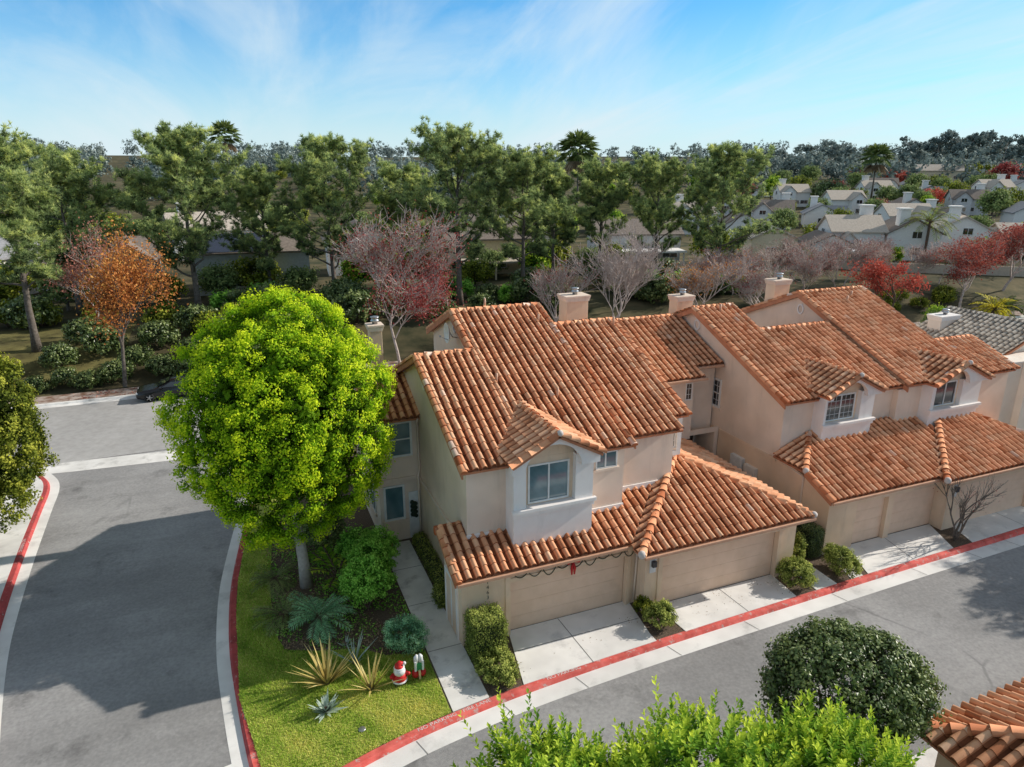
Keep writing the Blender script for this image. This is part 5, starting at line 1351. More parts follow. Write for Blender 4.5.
# inflatable ornaments
io = thing('inflatable_ornament', 'red and white rounded inflatable holiday ornament on the lawn', 'inflatable ornament', (3.5, 18.48, .01))
b_ = MB(); b_.ball((3.5, 18.48, .36), .33, 18, sz=.95); b_.build('belly', M['red_cloth'], io, True)
b_ = MB(); b_.lathe([(.30, 0), (.345, .035), (.345, .085), (.30, .12)], (3.5, 18.48, .16), 18); b_.build('hem', M['white_plastic'], io, True)
b_ = MB(); b_.ball((3.5, 18.44, .70), .27, 16, sz=.85); b_.build('middle', M['white_plastic'], io, True)
b_ = MB(); b_.tube([(3.5, 18.48, .84), (3.5, 18.5, .98), (3.56, 18.5, 1.06), (3.70, 18.48, 1.04)], [.22, .18, .12, .05], 12); b_.build('top', M['red_cloth'], io, True)
b_ = MB(); b_.lathe([(.22, 0), (.25, .03), (.25, .07), (.22, .10)], (3.5, 18.48, .80), 16); b_.build('brim', M['white_plastic'], io, True)
b_ = MB(); b_.ball((3.74, 18.47, 1.02), .085, 10); b_.build('tassel', M['white_plastic'], io, True)
for s in (-1, 1):
    b_ = MB(); b_.tube([(3.5+s*.25, 18.46, .55), (3.5+s*.38, 18.40, .48), (3.5+s*.40, 18.32, .55)], [.11, .10, .07], 10); b_.build('arm', M['red_cloth'], io, True)
b_ = MB(); b_.box(3.24, 3.76, 18.3, 18.66, .008, .06); b_.build('base', M['rubber'], io, bevel=.02)
ig = thing('inflatable_gifts', 'inflatable stack with red parcels a green box and white top right of the round ornament', 'inflatable ornament', (4.2, 18.5, .01))
for s in (-1, 1):
    b_ = MB(); b_.ball((4.2+s*.16, 18.5, .24), .19, 14, sx=.9, sz=1.1); b_.build('parcel', M['red_cloth'], ig, True)
b_ = MB(); b_.box(4.15, 4.25, 18.28, 18.7, .03, .5); b_.build('ribbon', M['gold'], ig, bevel=.03)
b_ = MB(); b_.box(4.0, 4.4, 18.36, 18.64, .45, .85); b_.build('box', M['green_cloth'], ig, bevel=.05)
b_ = MB(); b_.box(3.98, 4.08, 18.34, 18.40, .45, .95); b_.box(4.32, 4.42, 18.34, 18.40, .45, .95); b_.build('stripe', M['white_plastic'], ig, bevel=.02)
for s in (-1, 1):
    b_ = MB(); b_.tube([(4.2+s*.1, 18.5, .84), (4.2+s*.1, 18.5, 1.1), (4.2+s*.07, 18.5, 1.22)], [.12, .11, .05], 10); b_.build('top', M['white_plastic'], ig, True)

io.scale = (.72,)*3; ig.scale = (.72,)*3; io.location = (3.55, 18.5, .01); ig.location = (4.2, 18.55, .01)
# ---------------- palms
def fan_palm(name, label, loc, h, seed, s=1.0, skirt=True, nf=46, group=None, trunk_r=.28):
    r = np.random.default_rng(seed); mb = MB(); mb.tube([(0, 0, 0), (.1, .05, h*.5), (0, .1, h-1)], [trunk_r*1.2, trunk_r*.8, trunk_r*.75], 8)
    V = []; T = []; VD = []; TD = []
    for i in range(nf):
        az = i*2.4; e = -.75+2.15*i/nf+r.normal(0, .1); dead = skirt and e < -.35
        d = np.array([math.cos(az)*math.cos(e), math.sin(az)*math.cos(e), math.sin(e)])
        c = np.array([0, .1, h-1.0])+d*(.9 if not dead else .5)*s; side = unit(np.cross(d, [0, 0, 1.0001])); tb = r.normal(0, .1)
        for k in range(11):
            a = -1.25+2.5*k/10; ld = unit(d*math.cos(a)+side*math.sin(a)+np.array([0, 0, -.15])); L = s*1.25*(1-.2*abs(a))
            w = unit(np.cross(ld, d+np.array([.01, 0, .3])))*.10*s
            q = [c, c+ld*L*.5+w, c+ld*L-np.array([0, 0, .22*L]), c+ld*L*.5-w]
            if dead: VD += [x+np.array([0, 0, -.5*s]) for x in q]; TD.append(.5+r.normal(0, .2))
            else: V += q; T.append(min(1, max(0, .45+tb+.18*e+r.normal(0, .1))))
    t = thing(name, label, 'palm tree', (0, 0, 0), group); mb.build('trunk', M['bark_grey'], t, True, recalc=False)
    np_mesh('crown', np.array(V), np.arange(len(V)).reshape(-1, 4), M['palm'], t, np.array(T))
    if VD: np_mesh('skirt', np.array(VD), np.arange(len(VD)).reshape(-1, 4), M['palm_dead'], t, np.clip(np.array(TD), 0, 1))
    t.location = loc; return t
fan_palm('fan_palm', 'slim tall fan palm rising above the grey house at the left', (1.6, 164.4, gz(1.6, 164.4)), 21.2, 91, 1.9, True)
fan_palm('fan_palm', 'big fan palm in the middle of the pine row with a dead leaf skirt', (70.7, 137.5, gz(70.7, 137.5)), 18.2, 92, 2.6, True, 56)
fan_palm('fan_palm', 'shaggy fan palm among the valley trees before the eucalyptus ridge', (189.5, 166.5, gz(189.5, 166.5)), 15.0, 93, 2.7, True, 50)
frond_plant('feather_palm', 'feathery palm beside the white valley houses', onz(101.8, 77.8), 94, 30, 4.4, 'leaf_box', (.1, 1.2), 1.5, .10, .75, 6.0, 20, 'palm tree', .2, vup=.0)
frond_plant('feather_palm', 'yellow leaved low palm at the right edge above the grey roof', onz(78.8, 50.6), 95, 30, 2.7, 'leaf_yellow', (.1, 1.2), 1.4, .12, .5, .9, 18, 'palm tree', .15)
frond_plant('feather_palm', 'small green palm right of the yellow leaved one', onz(81.2, 50.8), 96, 26, 2.4, 'palm', (.1, 1.2), 1.4, .12, .5, .8, 18, 'palm tree', .15)
frond_plant('feather_palm', 'bright palm fronds at the foot of the tallest pine', onz(21.0, 73.0), 97, 16, 2.8, 'leaf_shrub', (.3, 1.2), 1.2, .12, .6, 1.4, 16, 'palm tree', .15)

# ---------------- generic background trees and shrubs
def bg_tree(seed, h, rx, leaf, nc=120, nl=26, L=.45, z0=.45, rc=.9, inner=.55):
    r = np.random.default_rng(seed); mb = MB(); mb.tube([(0, 0, 0), (.1, 0, h*.35), (0, .1, h*.75)], [.28, .2, .08], 6, False)
    rzc = h*(1-z0)/2
    V, F, T = crown_leaves(r, rx, rx, rzc, nc, rc, nl, L, L*.7, inner, .35, -1, .25, k=12)
    return mb, shift(V, (0, 0, h-rzc*.98)), F, T, leaf
PROTO = {'green': bg_tree(201, 7, 3.3, 'tree_mid', z0=.25), 'round': bg_tree(202, 7, 4.6, 'leaf_dark', 200, 30, z0=.12, inner=.8), 'olive': bg_tree(203, 6, 3.0, 'leaf_olive', z0=.25), 'red': bg_tree(204, 6, 3.2, 'leaf_coral', z0=.3), 'lime': bg_tree(205, 7, 2.6, 'leaf_hedge', z0=.2), 'rust': bg_tree(206, 6, 2.8, 'leaf_crimson', 90, 18, z0=.25)}
first = {}
def place_bg(kind, x, y, h, label, group=None, rz=None, sx=1.0):
    mb, V, F, T, leaf = PROTO[kind]; h0 = V[:, 2].max()
    if kind not in first:
        first[kind] = make_tree('garden_tree', label, 'tree', mb, V, F, T, 'bark_grey', leaf, (0, 0, 0), group)
        t = first[kind]; t.location = (x, y, gz(x, y)-.1); t.scale = (h/h0*sx, h/h0*sx, h/h0)
    else:
        t = dup(first[kind], (x, y, gz(x, y)-.1), rz if rz is not None else random.uniform(0, 6.28), h/h0*sx, label, group, h/h0)
        if not group and 'group' in t: del t['group']
    return t
VG = {'green': 'mid green garden trees among the valley houses', 'olive': 'olive garden trees among the valley houses', 'lime': 'light green garden trees among the valley houses', 'rust': 'rusty thin trees among the valley houses'}
VL = {'green': 'mid green tree among the valley house roofs', 'olive': 'olive green tree among the valley house roofs', 'lime': 'light green slender tree among the valley house roofs', 'rust': 'rust coloured thin tree among the valley house roofs'}
place_bg('round', 173.6, 169.1, 9, 'dark dome shaped tree left of the shaggy fan palm')
place_bg('red', 175.4+17, 118+30, 6.5, 'bright red round tree among the valley roofs at the right')
place_bg('red', 244.9, 205.5, 8, 'red tree under the eucalyptus ridge right of the shaggy palm')
place_bg('red', 257.8, 216, 7.5, 'second red tree further right under the eucalyptus ridge', sx=1.3)
for (k, x, y, h) in [('lime', 144.7, 193.5, 11), ('green', 134.6, 172.5, 6), ('green', 140.5, 163.3, 5), ('rust', 169.4, 201.3, 7), ('olive', 196.7, 204, 7), ('green', 180, 181, 5), ('green', 174.8, 164.3, 4.5), ('olive', 185.7, 168.8, 5), ('green', 188.2, 159.7, 6.5), ('green', 194.2, 157, 7), ('green', 227.6, 181.5, 8), ('green', 227.4, 171.7, 7), ('olive', 209.4, 152.7, 7), ('green', 245.9, 172.6, 7), ('rust', 273.2, 182.4, 10), ('green', 211.1, 230.3, 8), ('green', 221.5, 254.2, 9), ('lime', 202.3, 250.6, 9), ('green', 203.4, 265.7, 9), ('rust', 247.7, 226.5, 7), ('green', 277.4, 212.7, 9), ('green', 283.8, 207.2, 9), ('olive', 289.6, 201.9, 9), ('green', 313.3, 203.4, 9), ('green', 175.4, 118, 8), ('olive', 192.8, 127.4, 7), ('green', 247.5, 218.7, 8), ('green', 121.3, 166.3, 6), ('lime', 180, 139.5, 5), ('olive', 149.2, 158.5, 4), ('green', 205.6, 143.6, 5), ('green', 160, 122, 5), ('olive', 140, 112, 4.5), ('green', 118, 104, 5), ('olive', 108, 96, 4), ('lime', 126, 96, 4), ('green', 110, 118, 6), ('green', 142, 140, 6), ('olive', 128, 120, 5), ('green', 152, 132, 6), ('green', 168, 158, 7), ('lime', 176, 196, 8), ('green', 198, 150, 6), ('green', 220, 200, 8), ('olive', 232, 176, 7), ('green', 156, 200, 7), ('green', 120, 140, 5), ('green', 185, 145, 6), ('rust', 160, 138, 5), ('green', 240, 165, 8), ('green', 206, 128, 7), ('green', 140, 96, 5), ('rust', 146, 88, 5), ('rust', 200, 190, 6), ('green', 236, 240, 9), ('green', 262, 240, 9), ('green', 180, 262, 9), ('green', 160, 270, 9), ('olive', 190, 285, 9)]:
    place_bg(k, x, y, h*1.12, VL[k], VG[k])
r = np.random.default_rng(240); BT = {'green': 'mid green trees behind the pine row', 'olive': 'olive trees behind the pine row', 'lime': 'light green trees behind the pine row'}
for i in range(96):
    a = rad(r.uniform(-16, 34)); d = r.uniform(125, 420) if i > 30 else r.uniform(118, 180); k_ = ('green', 'olive', 'green', 'green', 'lime')[i % 5]
    place_bg(k_, math.sin(a)*d, math.cos(a)*d, r.uniform(4.5, 7.5), {'green': 'mid green tree seen through the pine row', 'olive': 'olive green tree seen through the pine row', 'lime': 'light green tree seen through the pine row'}[k_], BT[k_], sx=1.3)
for i in range(17):
    x = -26+i*4.8+r.uniform(-1, 1); y = r.uniform(80, 87); k_ = ('green', 'olive', 'green', 'lime', 'olive')[i % 5]
    place_bg(k_, x, y, r.uniform(3.6, 6.2), {'green': 'mid green garden tree before the houses behind the pine row', 'olive': 'olive garden tree before the houses behind the pine row', 'lime': 'light green garden tree before the houses behind the pine row'}[k_], BT[k_].replace('behind', 'in the gardens behind'), sx=1.15)
place_bg('olive', 93.0, 78.6, 3.4, 'dark and lime shrub tree before the big white gable house')
place_bg('lime', 95.0, 77.0, 3.0, 'light green bush before the big white gable house')
place_bg('lime', 64.0, 46.5, 3.6, 'light green bush tree left of the grey tiled roof', sx=.8)
place_bg('green', 62.6, 45.6, 3.4, 'dark green bush tree beside the light one left of the grey tiled roof', sx=.75)
for i, (x, y, h) in enumerate([(79, 80, 3.0), (84.5, 78, 2.6), (90.5, 75.5, 2.8), (98, 71, 3.2), (104, 68, 3.4), (109, 73, 4.2), (121, 78, 4.0), (106.5, 86, 4.4), (111, 92, 5), (86, 96, 4.6), (99, 96, 5.2), (123, 92, 5.2), (136, 84, 5), (112, 66, 4)]):
    k_ = ('olive', 'green', 'lime', 'green', 'rust')[i % 5]
    place_bg(k_, x, y, h, {'olive': 'olive bush tree around the nearest valley houses', 'green': 'mid green bush tree around the nearest valley houses', 'lime': 'light green bush tree around the nearest valley houses', 'rust': 'rust coloured bush tree around the nearest valley houses'}[k_], k_+' bush trees around the nearest valley houses', sx=1.25)
place_bg('olive', 66, 84, 6.5, 'dense green tree right of the open pine before the valley houses')
place_bg('lime', 70, 90, 5.5, 'light green tree behind the open pine before the valley houses', sx=1.2)
# far wood on the skyline behind the pines
r = np.random.default_rng(210); Vs = []; Fs = []; Ts = []; off = 0
for i in range(420):
    if i < 120: a = rad(r.uniform(-18, 60)); d = r.uniform(420, 620)
    elif i < 350: a = rad(r.uniform(-20, 64)); d = r.uniform(640, 1000)
    elif i > 395: a = rad(r.uniform(-18, 24)); d = r.uniform(240, 420)
    else: a = rad(r.uniform(36, 62)); d = r.uniform(300, 420)
    x = math.sin(a)*d; y = math.cos(a)*d; h = r.uniform(9, 17)*(1.25 if 120 <= i < 350 else 1)
    V, F, T = crown_leaves(r, h*.5, h*.5, h*.45, 26, 2.2, 16, 1.5, 1.1, .5, .3, -1, .2)
    Vs.append(shift(V, (x, y, gz(x, y)+h*.45))); Fs.append(F+off); Ts.append(T); off += len(V)
o = np_mesh('far_wood', np.concatenate(Vs), np.concatenate(Fs), M['euc_haze'], None, np.concatenate(Ts)); o['kind'] = 'stuff'; o['label'] = 'hazy distant wood along the skyline'  # foliage colour carries painted haze
# eucalyptus
def euc_mesh(seed, h):
    r = np.random.default_rng(seed); mb = MB(); pts, _ = limb((0, 0, 0), (r.normal(0, .08), r.normal(0, .08), 1), h*.8, r, 6, .1, .06); mb.tube(pts, [.55, .5, .42, .34, .26, .18, .1], 6, False)
    Vs = []; Fs = []; Ts = []; off = 0
    for i in range(13):
        t = r.uniform(.45, 1); p = pts[min(6, int(t*6))]; az = r.uniform(0, 6.28); L = h*.30*r.uniform(.3, 1)
        q, _ = limb(p, (math.cos(az), math.sin(az), r.uniform(.3, 1)), L, r, 3, .1, .1); mb.tube(q, [.2, .15, .1, .05], 4, False)
        rr = h*r.uniform(.07, .13); V, F, T = crown_leaves(r, rr*1.2, rr*1.2, rr*.7, 16, rr*.35, 24, .75, .5, .5, .3, -1, .2)
        Vs.append(shift(V, q[-1])); Fs.append(F+off); Ts.append(T); off += len(V)
    return mb, np.concatenate(Vs), np.concatenate(Fs), np.concatenate(Ts)
EG = 'eucalyptus trees on the ridge'
eu = []
for i, s_ in enumerate((221, 222, 223)):
    eu.append(None)
epos = [(330, 322, 23), (322, 330, 21), (318, 300, 20), (340, 262, 26), (346, 256, 27), (352, 250, 27), (330, 270, 24), (338, 246, 25), (358, 262, 24), (365, 250, 24), (372, 243, 24), (380, 238, 23), (350, 235, 22), (325, 285, 20), (362, 230, 22), (378, 228, 22), (390, 240, 24), (395, 228, 24), (320, 262, 20), (410, 445, 16), (395, 440, 17), (385, 455, 15), (372, 300, 22), (388, 285, 23)]
for i, (x, y, h) in enumerate(epos):
    k = i % 3; lab = 'tall blue green eucalyptus in the grove on the right skyline'
    if eu[k] is None:
        ms = euc_mesh(221+k, 24); eu[k] = make_tree('eucalyptus_tree', lab, 'tree', *ms, 'bark_pale', 'euc_haze', (x, y, gz(x, y)-.3), EG); eu[k].scale = (h/24,)*3
    else: dup(eu[k], (x, y, gz(x, y)-.3), i*1.3, h/24, lab, EG)
# understory shrubs
UG = {'dark': 'dark shrubs under the pines', 'shr': 'bright green shrubs under the pines'}
us = {}
r = np.random.default_rng(230)
def under(kind, x, y, s, label, group=None):
    if kind not in us:
        us[kind] = blob_shrub('garden_shrub', label, (x, y, gz(x, y)-.05), 1.3, 1.3, .85, {'dark': 'leaf_dark', 'shr': 'leaf_shrub', 'olive': 'leaf_olive'}[kind], 231+len(us), 90, .34, 26, .2, .13, group); us[kind].scale = (s, s, s)
    else:
        t = dup(us[kind], (x, y, gz(x, y)-.05), r.uniform(0, 6), s, label, group)
        if not group and 'group' in t: del t['group']
for i in range(46):
    x = r.uniform(-22, 58); y = r.uniform(63, 76)
    if x < -5 and y < 73: continue
    under('dark', x, y, r.uniform(.8, 1.7), 'dark low shrub in the undergrowth below the pine row', UG['dark'])
for (x, y, s) in [(-14.5, 58.6, .7), (-12.6, 59.2, .8), (-11, 58.5, .75), (-9.2, 59.3, .9), (-6.0, 59.6, .9), (-4.2, 58.8, .8), (-2.4, 59.5, .9), (-.4, 58.9, .9), (1.6, 59.6, 1.0), (-8, 61.5, .9), (-3.5, 62, 1.0), (3.5, 60, 1.1), (5.5, 59.5, 1.1), (7.5, 60, 1.2), (-13.5, 62.5, 1.0), (-17, 60.5, 1.0), (-10.5, 64, 1.2), (-6.5, 64.5, 1.2), (-1, 64.5, 1.2), (-20, 63, 1.2), (-12, 66.5, 1.2), (-3.5, 67.5, 1.3), (2, 63, 1.2), (5.5, 63.5, 1.3)]:
    under('dark', x, y, s, 'dark shrub on the shady bank below the orange tree', 'dark shrubs on the shady bank')
for (x, y, s) in [(43, 70, 1.4), (46, 71, 1.4), (49, 69, 1.3), (52, 70, 1.3), (33, 68, 1.2), (55, 66, 1.4), (28, 70, 1.1), (24, 75, 1.2), (3, 78, 1.4), (-1, 76, 1.2)]:
    under('shr', x, y, s, 'bright green shrub at the foot of the pine row', UG['shr'])
for (x, y, s) in [(-2.2, 66, 1.2), (0.2, 67, 1.4), (-6, 70, 1.3), (-12, 74, 1.2), (-17, 75, 1.3), (-20, 76, 1.4), (2.5, 65, 1.2)]:
    under('olive', x, y, s, 'greyish olive shrub on the bank around the orange tree', 'olive shrubs on the left bank')
for (x, y, s) in [(68.4, 55.2, .75), (73.2, 55.4, .7), (77.5, 56.0, .8), (70.7, 57.6, .7), (74.0, 50.6, .7), (66.3, 56.1, .6), (72.8, 57.7, .7), (79, 57, .9)]:
    under('olive', x, y, s, 'rounded shrub on the mulched slope around the red trees', 'rounded shrubs on the right slope')
# ------------------------------------------------------------------ background houses
M['bg_white'] = mat_plain('bg_white', (.74, .71, .68), .9); M['bg_grey'] = mat_plain('bg_grey', (.46, .46, .47), .9); M['bg_cream'] = mat_plain('bg_cream', (.60, .50, .36), .9); M['bg_tan'] = mat_plain('bg_tan', (.42, .36, .29), .9)
M['roof_tan'] = mat_noise('roof_tan', (.30, .255, .21), (.40, .345, .29), 4, .95, .4, 20); M['roof_brown'] = mat_noise('roof_brown', (.13, .105, .09), (.20, .165, .14), 4, .95, .4, 20); M['roof_grey'] = mat_noise('roof_grey', (.16, .16, .17), (.24, .24, .25), 4, .95, .4, 20)
def bg_house(x, y, w_, d_, h, rise, rot, wall, roof, label, group=None, wins=3, chim=True, axis='x', extra=None, seed=0, z=None, cross=False):
    """gabled house, ridge along local x; local front faces -y"""
    z0 = gz(x, y)-.4 if z is None else z
    t = thing('house', label, 'house', (0, 0, 0), group); rr = random.Random(seed+int(x*3+y))
    m_ = MB(); m_.prism([(-d_/2, 0), (-d_/2, h), (0, h+rise), (d_/2, h), (d_/2, 0)], 'x', -w_/2, w_/2); m_.build('wall', M[wall], t)
    s = rise/(d_/2); ov = .5; th = .22
    for sg in (-1, 1):
        m_ = MB(); m_.prism([(sg*(d_/2+ov), h-s*ov+.02), (0, h+rise+.02), (0, h+rise+th), (sg*(d_/2+ov), h-s*ov+th)], 'x', -w_/2-.4, w_/2+.4); ro = m_.build('roof', M[roof], t)
    for i in range(wins):
        u = -w_/2+w_*(i+.5)/wins+rr.uniform(-.3, .3); ww = rr.choice((.7, .95, 1.2))
        for zz in ((1.2, 2.4), (3.9, 5.1)):
            if zz[1] < h-.2 and rr.random() < .85: window(t, '-y', -d_/2, u-ww, u+ww, zz[0], zz[1], (.5,), (), None, .1, .07, 'glass_dark', False)
    for face, pl in (('-x', -w_/2), ('+x', w_/2)):
        u = rr.uniform(-1, 1)
        for zz in ((1.2, 2.5), (3.8, 5.0)):
            if zz[1] < h+rise*.5: window(t, face, pl, u-.8, u+.8, zz[0], zz[1], (.5,), (), None, .1, .07, 'glass_dark', False)
    if chim:
        cx = w_*rr.choice((-.3, .32)); m_ = MB(); m_.box(cx-.85, cx+.85, -.2+d_*.12, 1.3+d_*.12, h*.5, h+rise+1.5); co_ = m_.build('chimney', M['bg_white'], t, bevel=.03)
        m_ = MB(); m_.box(cx-1.05, cx+1.05, -.4+d_*.12, 1.5+d_*.12, h+rise+1.503, h+rise+1.75); m_.build('chimney_cap', M['bg_white'], co_, bevel=.03)
    if cross:
        cw = w_*.42; cx = w_*rr.choice((-.24, .24)); cd = d_/2+rr.uniform(1.5, 2.6); chh = h*rr.choice((.62, 1.0)); cr = rise*.8
        m_ = MB(); m_.prism([(cx-cw/2, 0), (cx-cw/2, chh), (cx, chh+cr), (cx+cw/2, chh), (cx+cw/2, 0)], 'y', -cd, -.3); m_.build('wing_wall', M[wall], t)
        s2 = cr/(cw/2)
        for sg in (-1, 1):
            m_ = MB(); m_.prism([(cx+sg*(cw/2+.4), chh-s2*.4+.03), (cx, chh+cr+.03), (cx, chh+cr+.23), (cx+sg*(cw/2+.4), chh-s2*.4+.23)], 'y', -cd-.35, -.25); m_.build('wing_roof', M[roof], t)
        for zz in ((1.2, 2.5), (3.7, 4.8)):
            if zz[1] < chh+cr*.4: window(t, '-y', -cd, cx-.8, cx+.8, zz[0], zz[1], (.5,), (), None, .1, .07, 'glass_dark', False)
    if extra: extra(t)
    t.location = (x, y, z0); t.rotation_euler = (0, 0, rot)
    return t
HG = 'white walled houses down in the valley'
big = [(95.0, 86.5, 8, 7.5, 4.9, 2.1, rad(-28), 'bg_white', 'roof_tan', 'big white valley house with tan gable roof behind the dark shrub tree'),
 (89.0, 86.0, 8, 7, 2.9, 1.6, rad(62), 'bg_white', 'roof_brown', 'low white gable house with a brown roof left of the big white valley house'),
 (102.5, 82.5, 8, 8, 4.6, 2.1, rad(60), 'bg_white', 'roof_brown', 'white gable house behind the feathery palm'),
 (116.5, 83.5, 8, 8, 4.6, 2.1, rad(48), 'bg_white', 'roof_tan', 'white house with tan roof right of the feathery palm'),
 (127, 79, 9, 8, 3.4, 1.9, rad(-35), 'bg_tan', 'roof_tan', 'tan roofed low house at the right edge of the valley'),
 (82, 90.5, 7, 7, 3.8, 1.6, rad(60), 'bg_cream', 'roof_tan', 'cream walled house half hidden behind the open pine')]
for b in big: bg_house(*b[:10], chim=b[0] > 90, cross=b[0] in (95.0, 116.5))
for i, (x, y) in enumerate([(97.3, 133), (101, 121), (119.9, 132.7), (134, 131.8), (158.7, 148.5), (167.1, 135.1), (188, 133.8), (175.6, 110), (167, 177), (148, 183), (215.4, 185.5), (210.8, 164.1), (229, 155.4), (186.4, 210.7), (161, 215.6), (252.2, 161.9), (133, 108), (150, 112), (118, 150), (235, 190), (200, 175)]):
    rt = (rad(-25), rad(62), rad(-40), rad(50))[i % 4]
    bg_house(x, y, 9.0, 7.5, (4.8, 3.4, 4.6, 3.2)[(i*7) % 4], 2.1, rt, ('bg_white', 'bg_white', 'bg_grey', 'bg_white')[i % 4], ('roof_tan', 'roof_brown', 'roof_brown', 'roof_grey')[(i*5) % 4], 'white valley house among the trees in the middle distance', HG, 3, i % 3 != 1, seed=i, cross=True)
bg_house(268, 205, 16, 10, 7, 2.2, rad(-50), 'bg_cream', 'roof_tan', 'cream house high on the ridge under the eucalyptus grove', None, 4, False)
def solar(t):
    m_ = MB(); m_.prism([(-4.9, 5.27), (-.4, 6.98), (-.4, 7.06), (-4.9, 5.35)], 'x', -6.2, 2.2); m_.build('solar_panel', M['solar'], t)
bg_house(2.5, 91, 13, 9, 5.2, 1.7, rad(-4), 'bg_grey', 'roof_brown', 'grey house with dark solar panels behind the lime green tree', None, 4, False, extra=solar)
bg_house(-13.5, 94, 11, 9, 4.6, 2.0, rad(4), 'bg_tan', 'roof_brown', 'tan house behind the reddish thin tree', None, 3, False, cross=True)
bg_house(-26, 98, 10, 9, 5.0, 2.0, rad(60), 'bg_white', 'roof_grey', 'white gabled house with grey roof at the far left', None, 3, True)
bg_house(17.0, 100, 7, 9, 5.2, 2.0, rad(85), 'bg_white', 'roof_brown', 'white house between the grey and the yellow houses', None, 2, False)
def patio(t):
    m_ = MB(); m_.box(-4, 5, -10, -5.05, 2.55, 2.75); p = m_.build('patio_roof', M['roof_tan'], t)
    for px in (-3.8, .4, 4.8):
        m_ = MB(); m_.box(px-.1, px+.1, -9.9, -9.7, 0, 2.55); m_.build('post', M['bg_cream'], p)
bg_house(33.5, 95, 13, 9, 5.2, 1.8, rad(-10), 'bg_cream', 'roof_brown', 'yellow cream house with a patio roof behind the tallest pine', None, 4, True, extra=patio, cross=False)
def patio2(t):
    m_ = MB(); m_.box(-8, 6, -9.5, -5.05, 2.5, 2.75); p = m_.build('patio_roof', M['bg_white'], t)
    for px in (-7.5, -3, 1.5, 5.6):
        m_ = MB(); m_.box(px-.1, px+.1, -9.4, -9.2, 0, 2.5); m_.build('post', M['bg_white'], p)
bg_house(60, 97, 13, 9, 4.8, 1.8, rad(-18), 'bg_grey', 'roof_brown', 'grey blue house with a white patio roof behind the pines', None, 4, False, extra=patio2)
bg_house(47, 118, 14, 10, 5.0, 2.2, rad(-12), 'bg_white', 'roof_brown', 'white house above the patio houses in the gap of the pines', None, 3, True)
bg_house(-2, 128, 14, 10, 5.0, 2.4, rad(10), 'bg_white', 'roof_tan', 'pale gable house behind the grey house with solar panels', None, 3, True)
# garden walls
m_ = MB(); P_ = [(56, 84), (66, 81.5), (76.5, 78.4), (82, 76.2), (88.1, 70.0), (98.5, 62.2), (112, 55)]
for (xa, ya), (xb, yb) in zip(P_[:-1], P_[1:]):
    d = Vector((xb-xa, yb-ya)).normalized(); nn = Vector((-d.y, d.x))*.12
    v = [(xa-nn.x, ya-nn.y), (xb-nn.x, yb-nn.y), (xb+nn.x, yb+nn.y), (xa+nn.x, ya+nn.y)]; m_.prism(v, 'z', gz(xa, ya)-.3, gz(xa, ya)+1.25)
tag(m_.build('garden_wall', M['bg_tan']), 'long tan garden wall behind the bare tree row below the valley houses', 'wall')
gb = thing('gazebo', 'small brown gazebo at the right among the valley roofs', 'gazebo', (0, 0, 0))
m_ = MB(); m_.lathe([(3.2, 2.6), (.1, 4.2)], n=4); m_.build('roof', M['roof_brown'], gb)
for sx in (-1.8, 1.8):
    for sy in (-1.8, 1.8):
        m_ = MB(); m_.box(sx-.12, sx+.12, sy-.12, sy+.12, 0, 2.7); m_.build('post', M['bark_brown'], gb)
gb.location = (123, 74, gz(123, 74))
pu = thing('parasol', 'white garden parasol before the low white gable house', 'parasol', (0, 0, 0))
m_ = MB(); m_.lathe([(1.7, 2.2), (.05, 2.8)], n=8); m_.build('canopy', M['white_plastic'], pu); m_ = MB(); m_.tube([(0, 0, 0), (0, 0, 2.7)], .04, 6); m_.build('pole', M['metal'], pu)
pu.location = (86.5, 79.5, gz(86.5, 79.5))

# ------------------------------------------------------------------ parked car (black saloon), front to the left
car = thing('parked_car', 'black saloon car parked at the far kerb of the back street', 'car', (0, 0, 0))
st_ = [(-2.32, .60, .34, .62, .62), (-2.22, .78, .26, .74, .74), (-1.9, .86, .22, .84, .84), (-1.2, .89, .20, .92, .92), (-.9, .90, .2, .95, .96), (-.45, .90, .2, .96, 1.18), (.1, .9, .2, .97, 1.42), (.6, .9, .2, .98, 1.46), (1.2, .9, .2, .99, 1.36), (1.75, .88, .22, 1.0, 1.06), (2.1, .84, .26, .98, .99), (2.3, .74, .34, .86, .86)]
m_ = MB(); n = 12
for (x, hw, zb_, zs, zr_) in st_:
    rf = .70 if zr_ > zs+.1 else .97
    ring = [(-hw*.9, zb_), (-hw, zb_+.12), (-hw*1.01, (zb_+zs)/2), (-hw*.97, zs), (-hw*rf*.93, zs+(zr_-zs)*.75), (-hw*rf*.75, zr_), (hw*rf*.75, zr_), (hw*rf*.93, zs+(zr_-zs)*.75), (hw*.97, zs), (hw*1.01, (zb_+zs)/2), (hw, zb_+.12), (hw*.9, zb_)]
    m_.v += [(x, y_, z_) for y_, z_ in ring]
for i in range(len(st_)-1):
    for k in range(n): m_.f.append([i*n+k, i*n+(k+1) % n, (i+1)*n+(k+1) % n, (i+1)*n+k]); m_.m.append(0)
m_.f.append(list(range(n))); m_.m.append(0); m_.f.append(list(range((len(st_)-1)*n, len(st_)*n))[::-1]); m_.m.append(0)
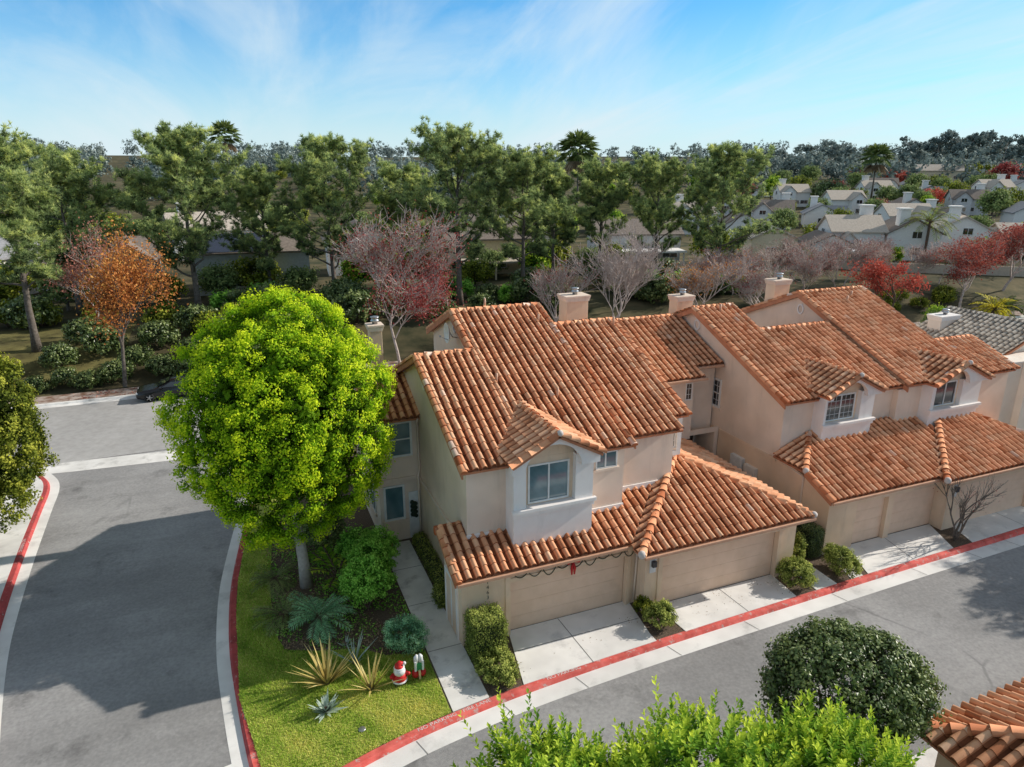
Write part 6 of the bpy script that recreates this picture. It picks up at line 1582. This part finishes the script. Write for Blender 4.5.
body = m_.build('body', M['black_paint'], car, True)
for s in (-1, 1):
    m_ = MB(); pts = [(-.62, s*.895, .99), (.05, s*.77, 1.33), (1.2, s*.77, 1.30), (1.6, s*.89, 1.03)]
    m_.add([(x, y+s*.012, z) for x, y, z in pts]+[(x, y-s*.02, z) for x, y, z in pts], [(0, 1, 2, 3), (7, 6, 5, 4), (0, 4, 5, 1), (1, 5, 6, 2), (2, 6, 7, 3), (3, 7, 4, 0)]); m_.build('side_window', M['glass_dark'], car)
    m_ = MB(); m_.box(-.75, -.55, min(s*.93, s*1.08), max(s*.93, s*1.08), .95, 1.08); m_.build('mirror', M['black_paint'], car, bevel=.03)
    m_ = MB(); m_.box(-2.28, -2.05, min(s*.5, s*.78), max(s*.5, s*.78), .62, .73); m_.build('headlight', M['white_plastic'], car, bevel=.02)
    for wx in (-1.45, 1.4):
        wt = MB(); pr = [(.22, -.11), (.31, -.11), (.33, -.07), (.33, .07), (.31, .11), (.22, .11)]
        nn_ = 20
        for (r_, o_) in pr:
            for k in range(nn_):
                a = 2*math.pi*k/nn_; wt.v.append((wx+r_*math.cos(a), s*.83+o_, .33+r_*math.sin(a)))
        for i in range(len(pr)-1):
            for k in range(nn_): wt.f.append([i*nn_+k, i*nn_+(k+1) % nn_, (i+1)*nn_+(k+1) % nn_, (i+1)*nn_+k]); wt.m.append(0)
        wh = wt.build('wheel', M['rubber'], car, True)
        rm = MB()
        for k in range(5):
            a = 2*math.pi*k/5; rm.tube([(wx, s*.93, .33), (wx+.21*math.cos(a), s*.92, .33+.21*math.sin(a))], [.05, .035], 5)
        rm.lathe([(.06, -.02), (.06, .02)], (wx, s*.92, .33), 8); rm.build('rim', M['metal'], wh)
car.location = (-5.1, 54.2, RZ+.01)
m_ = MB(); m_.add([(-.86, -.66, .985), (-.86, .66, .985), (-.02, .56, 1.39), (-.02, -.56, 1.39)], [(0, 1, 2, 3)]); wsn = m_.build('windscreen', M['glass_dark'], None); wsn.parent = car; wsn.location = (-.03, 0, .03)
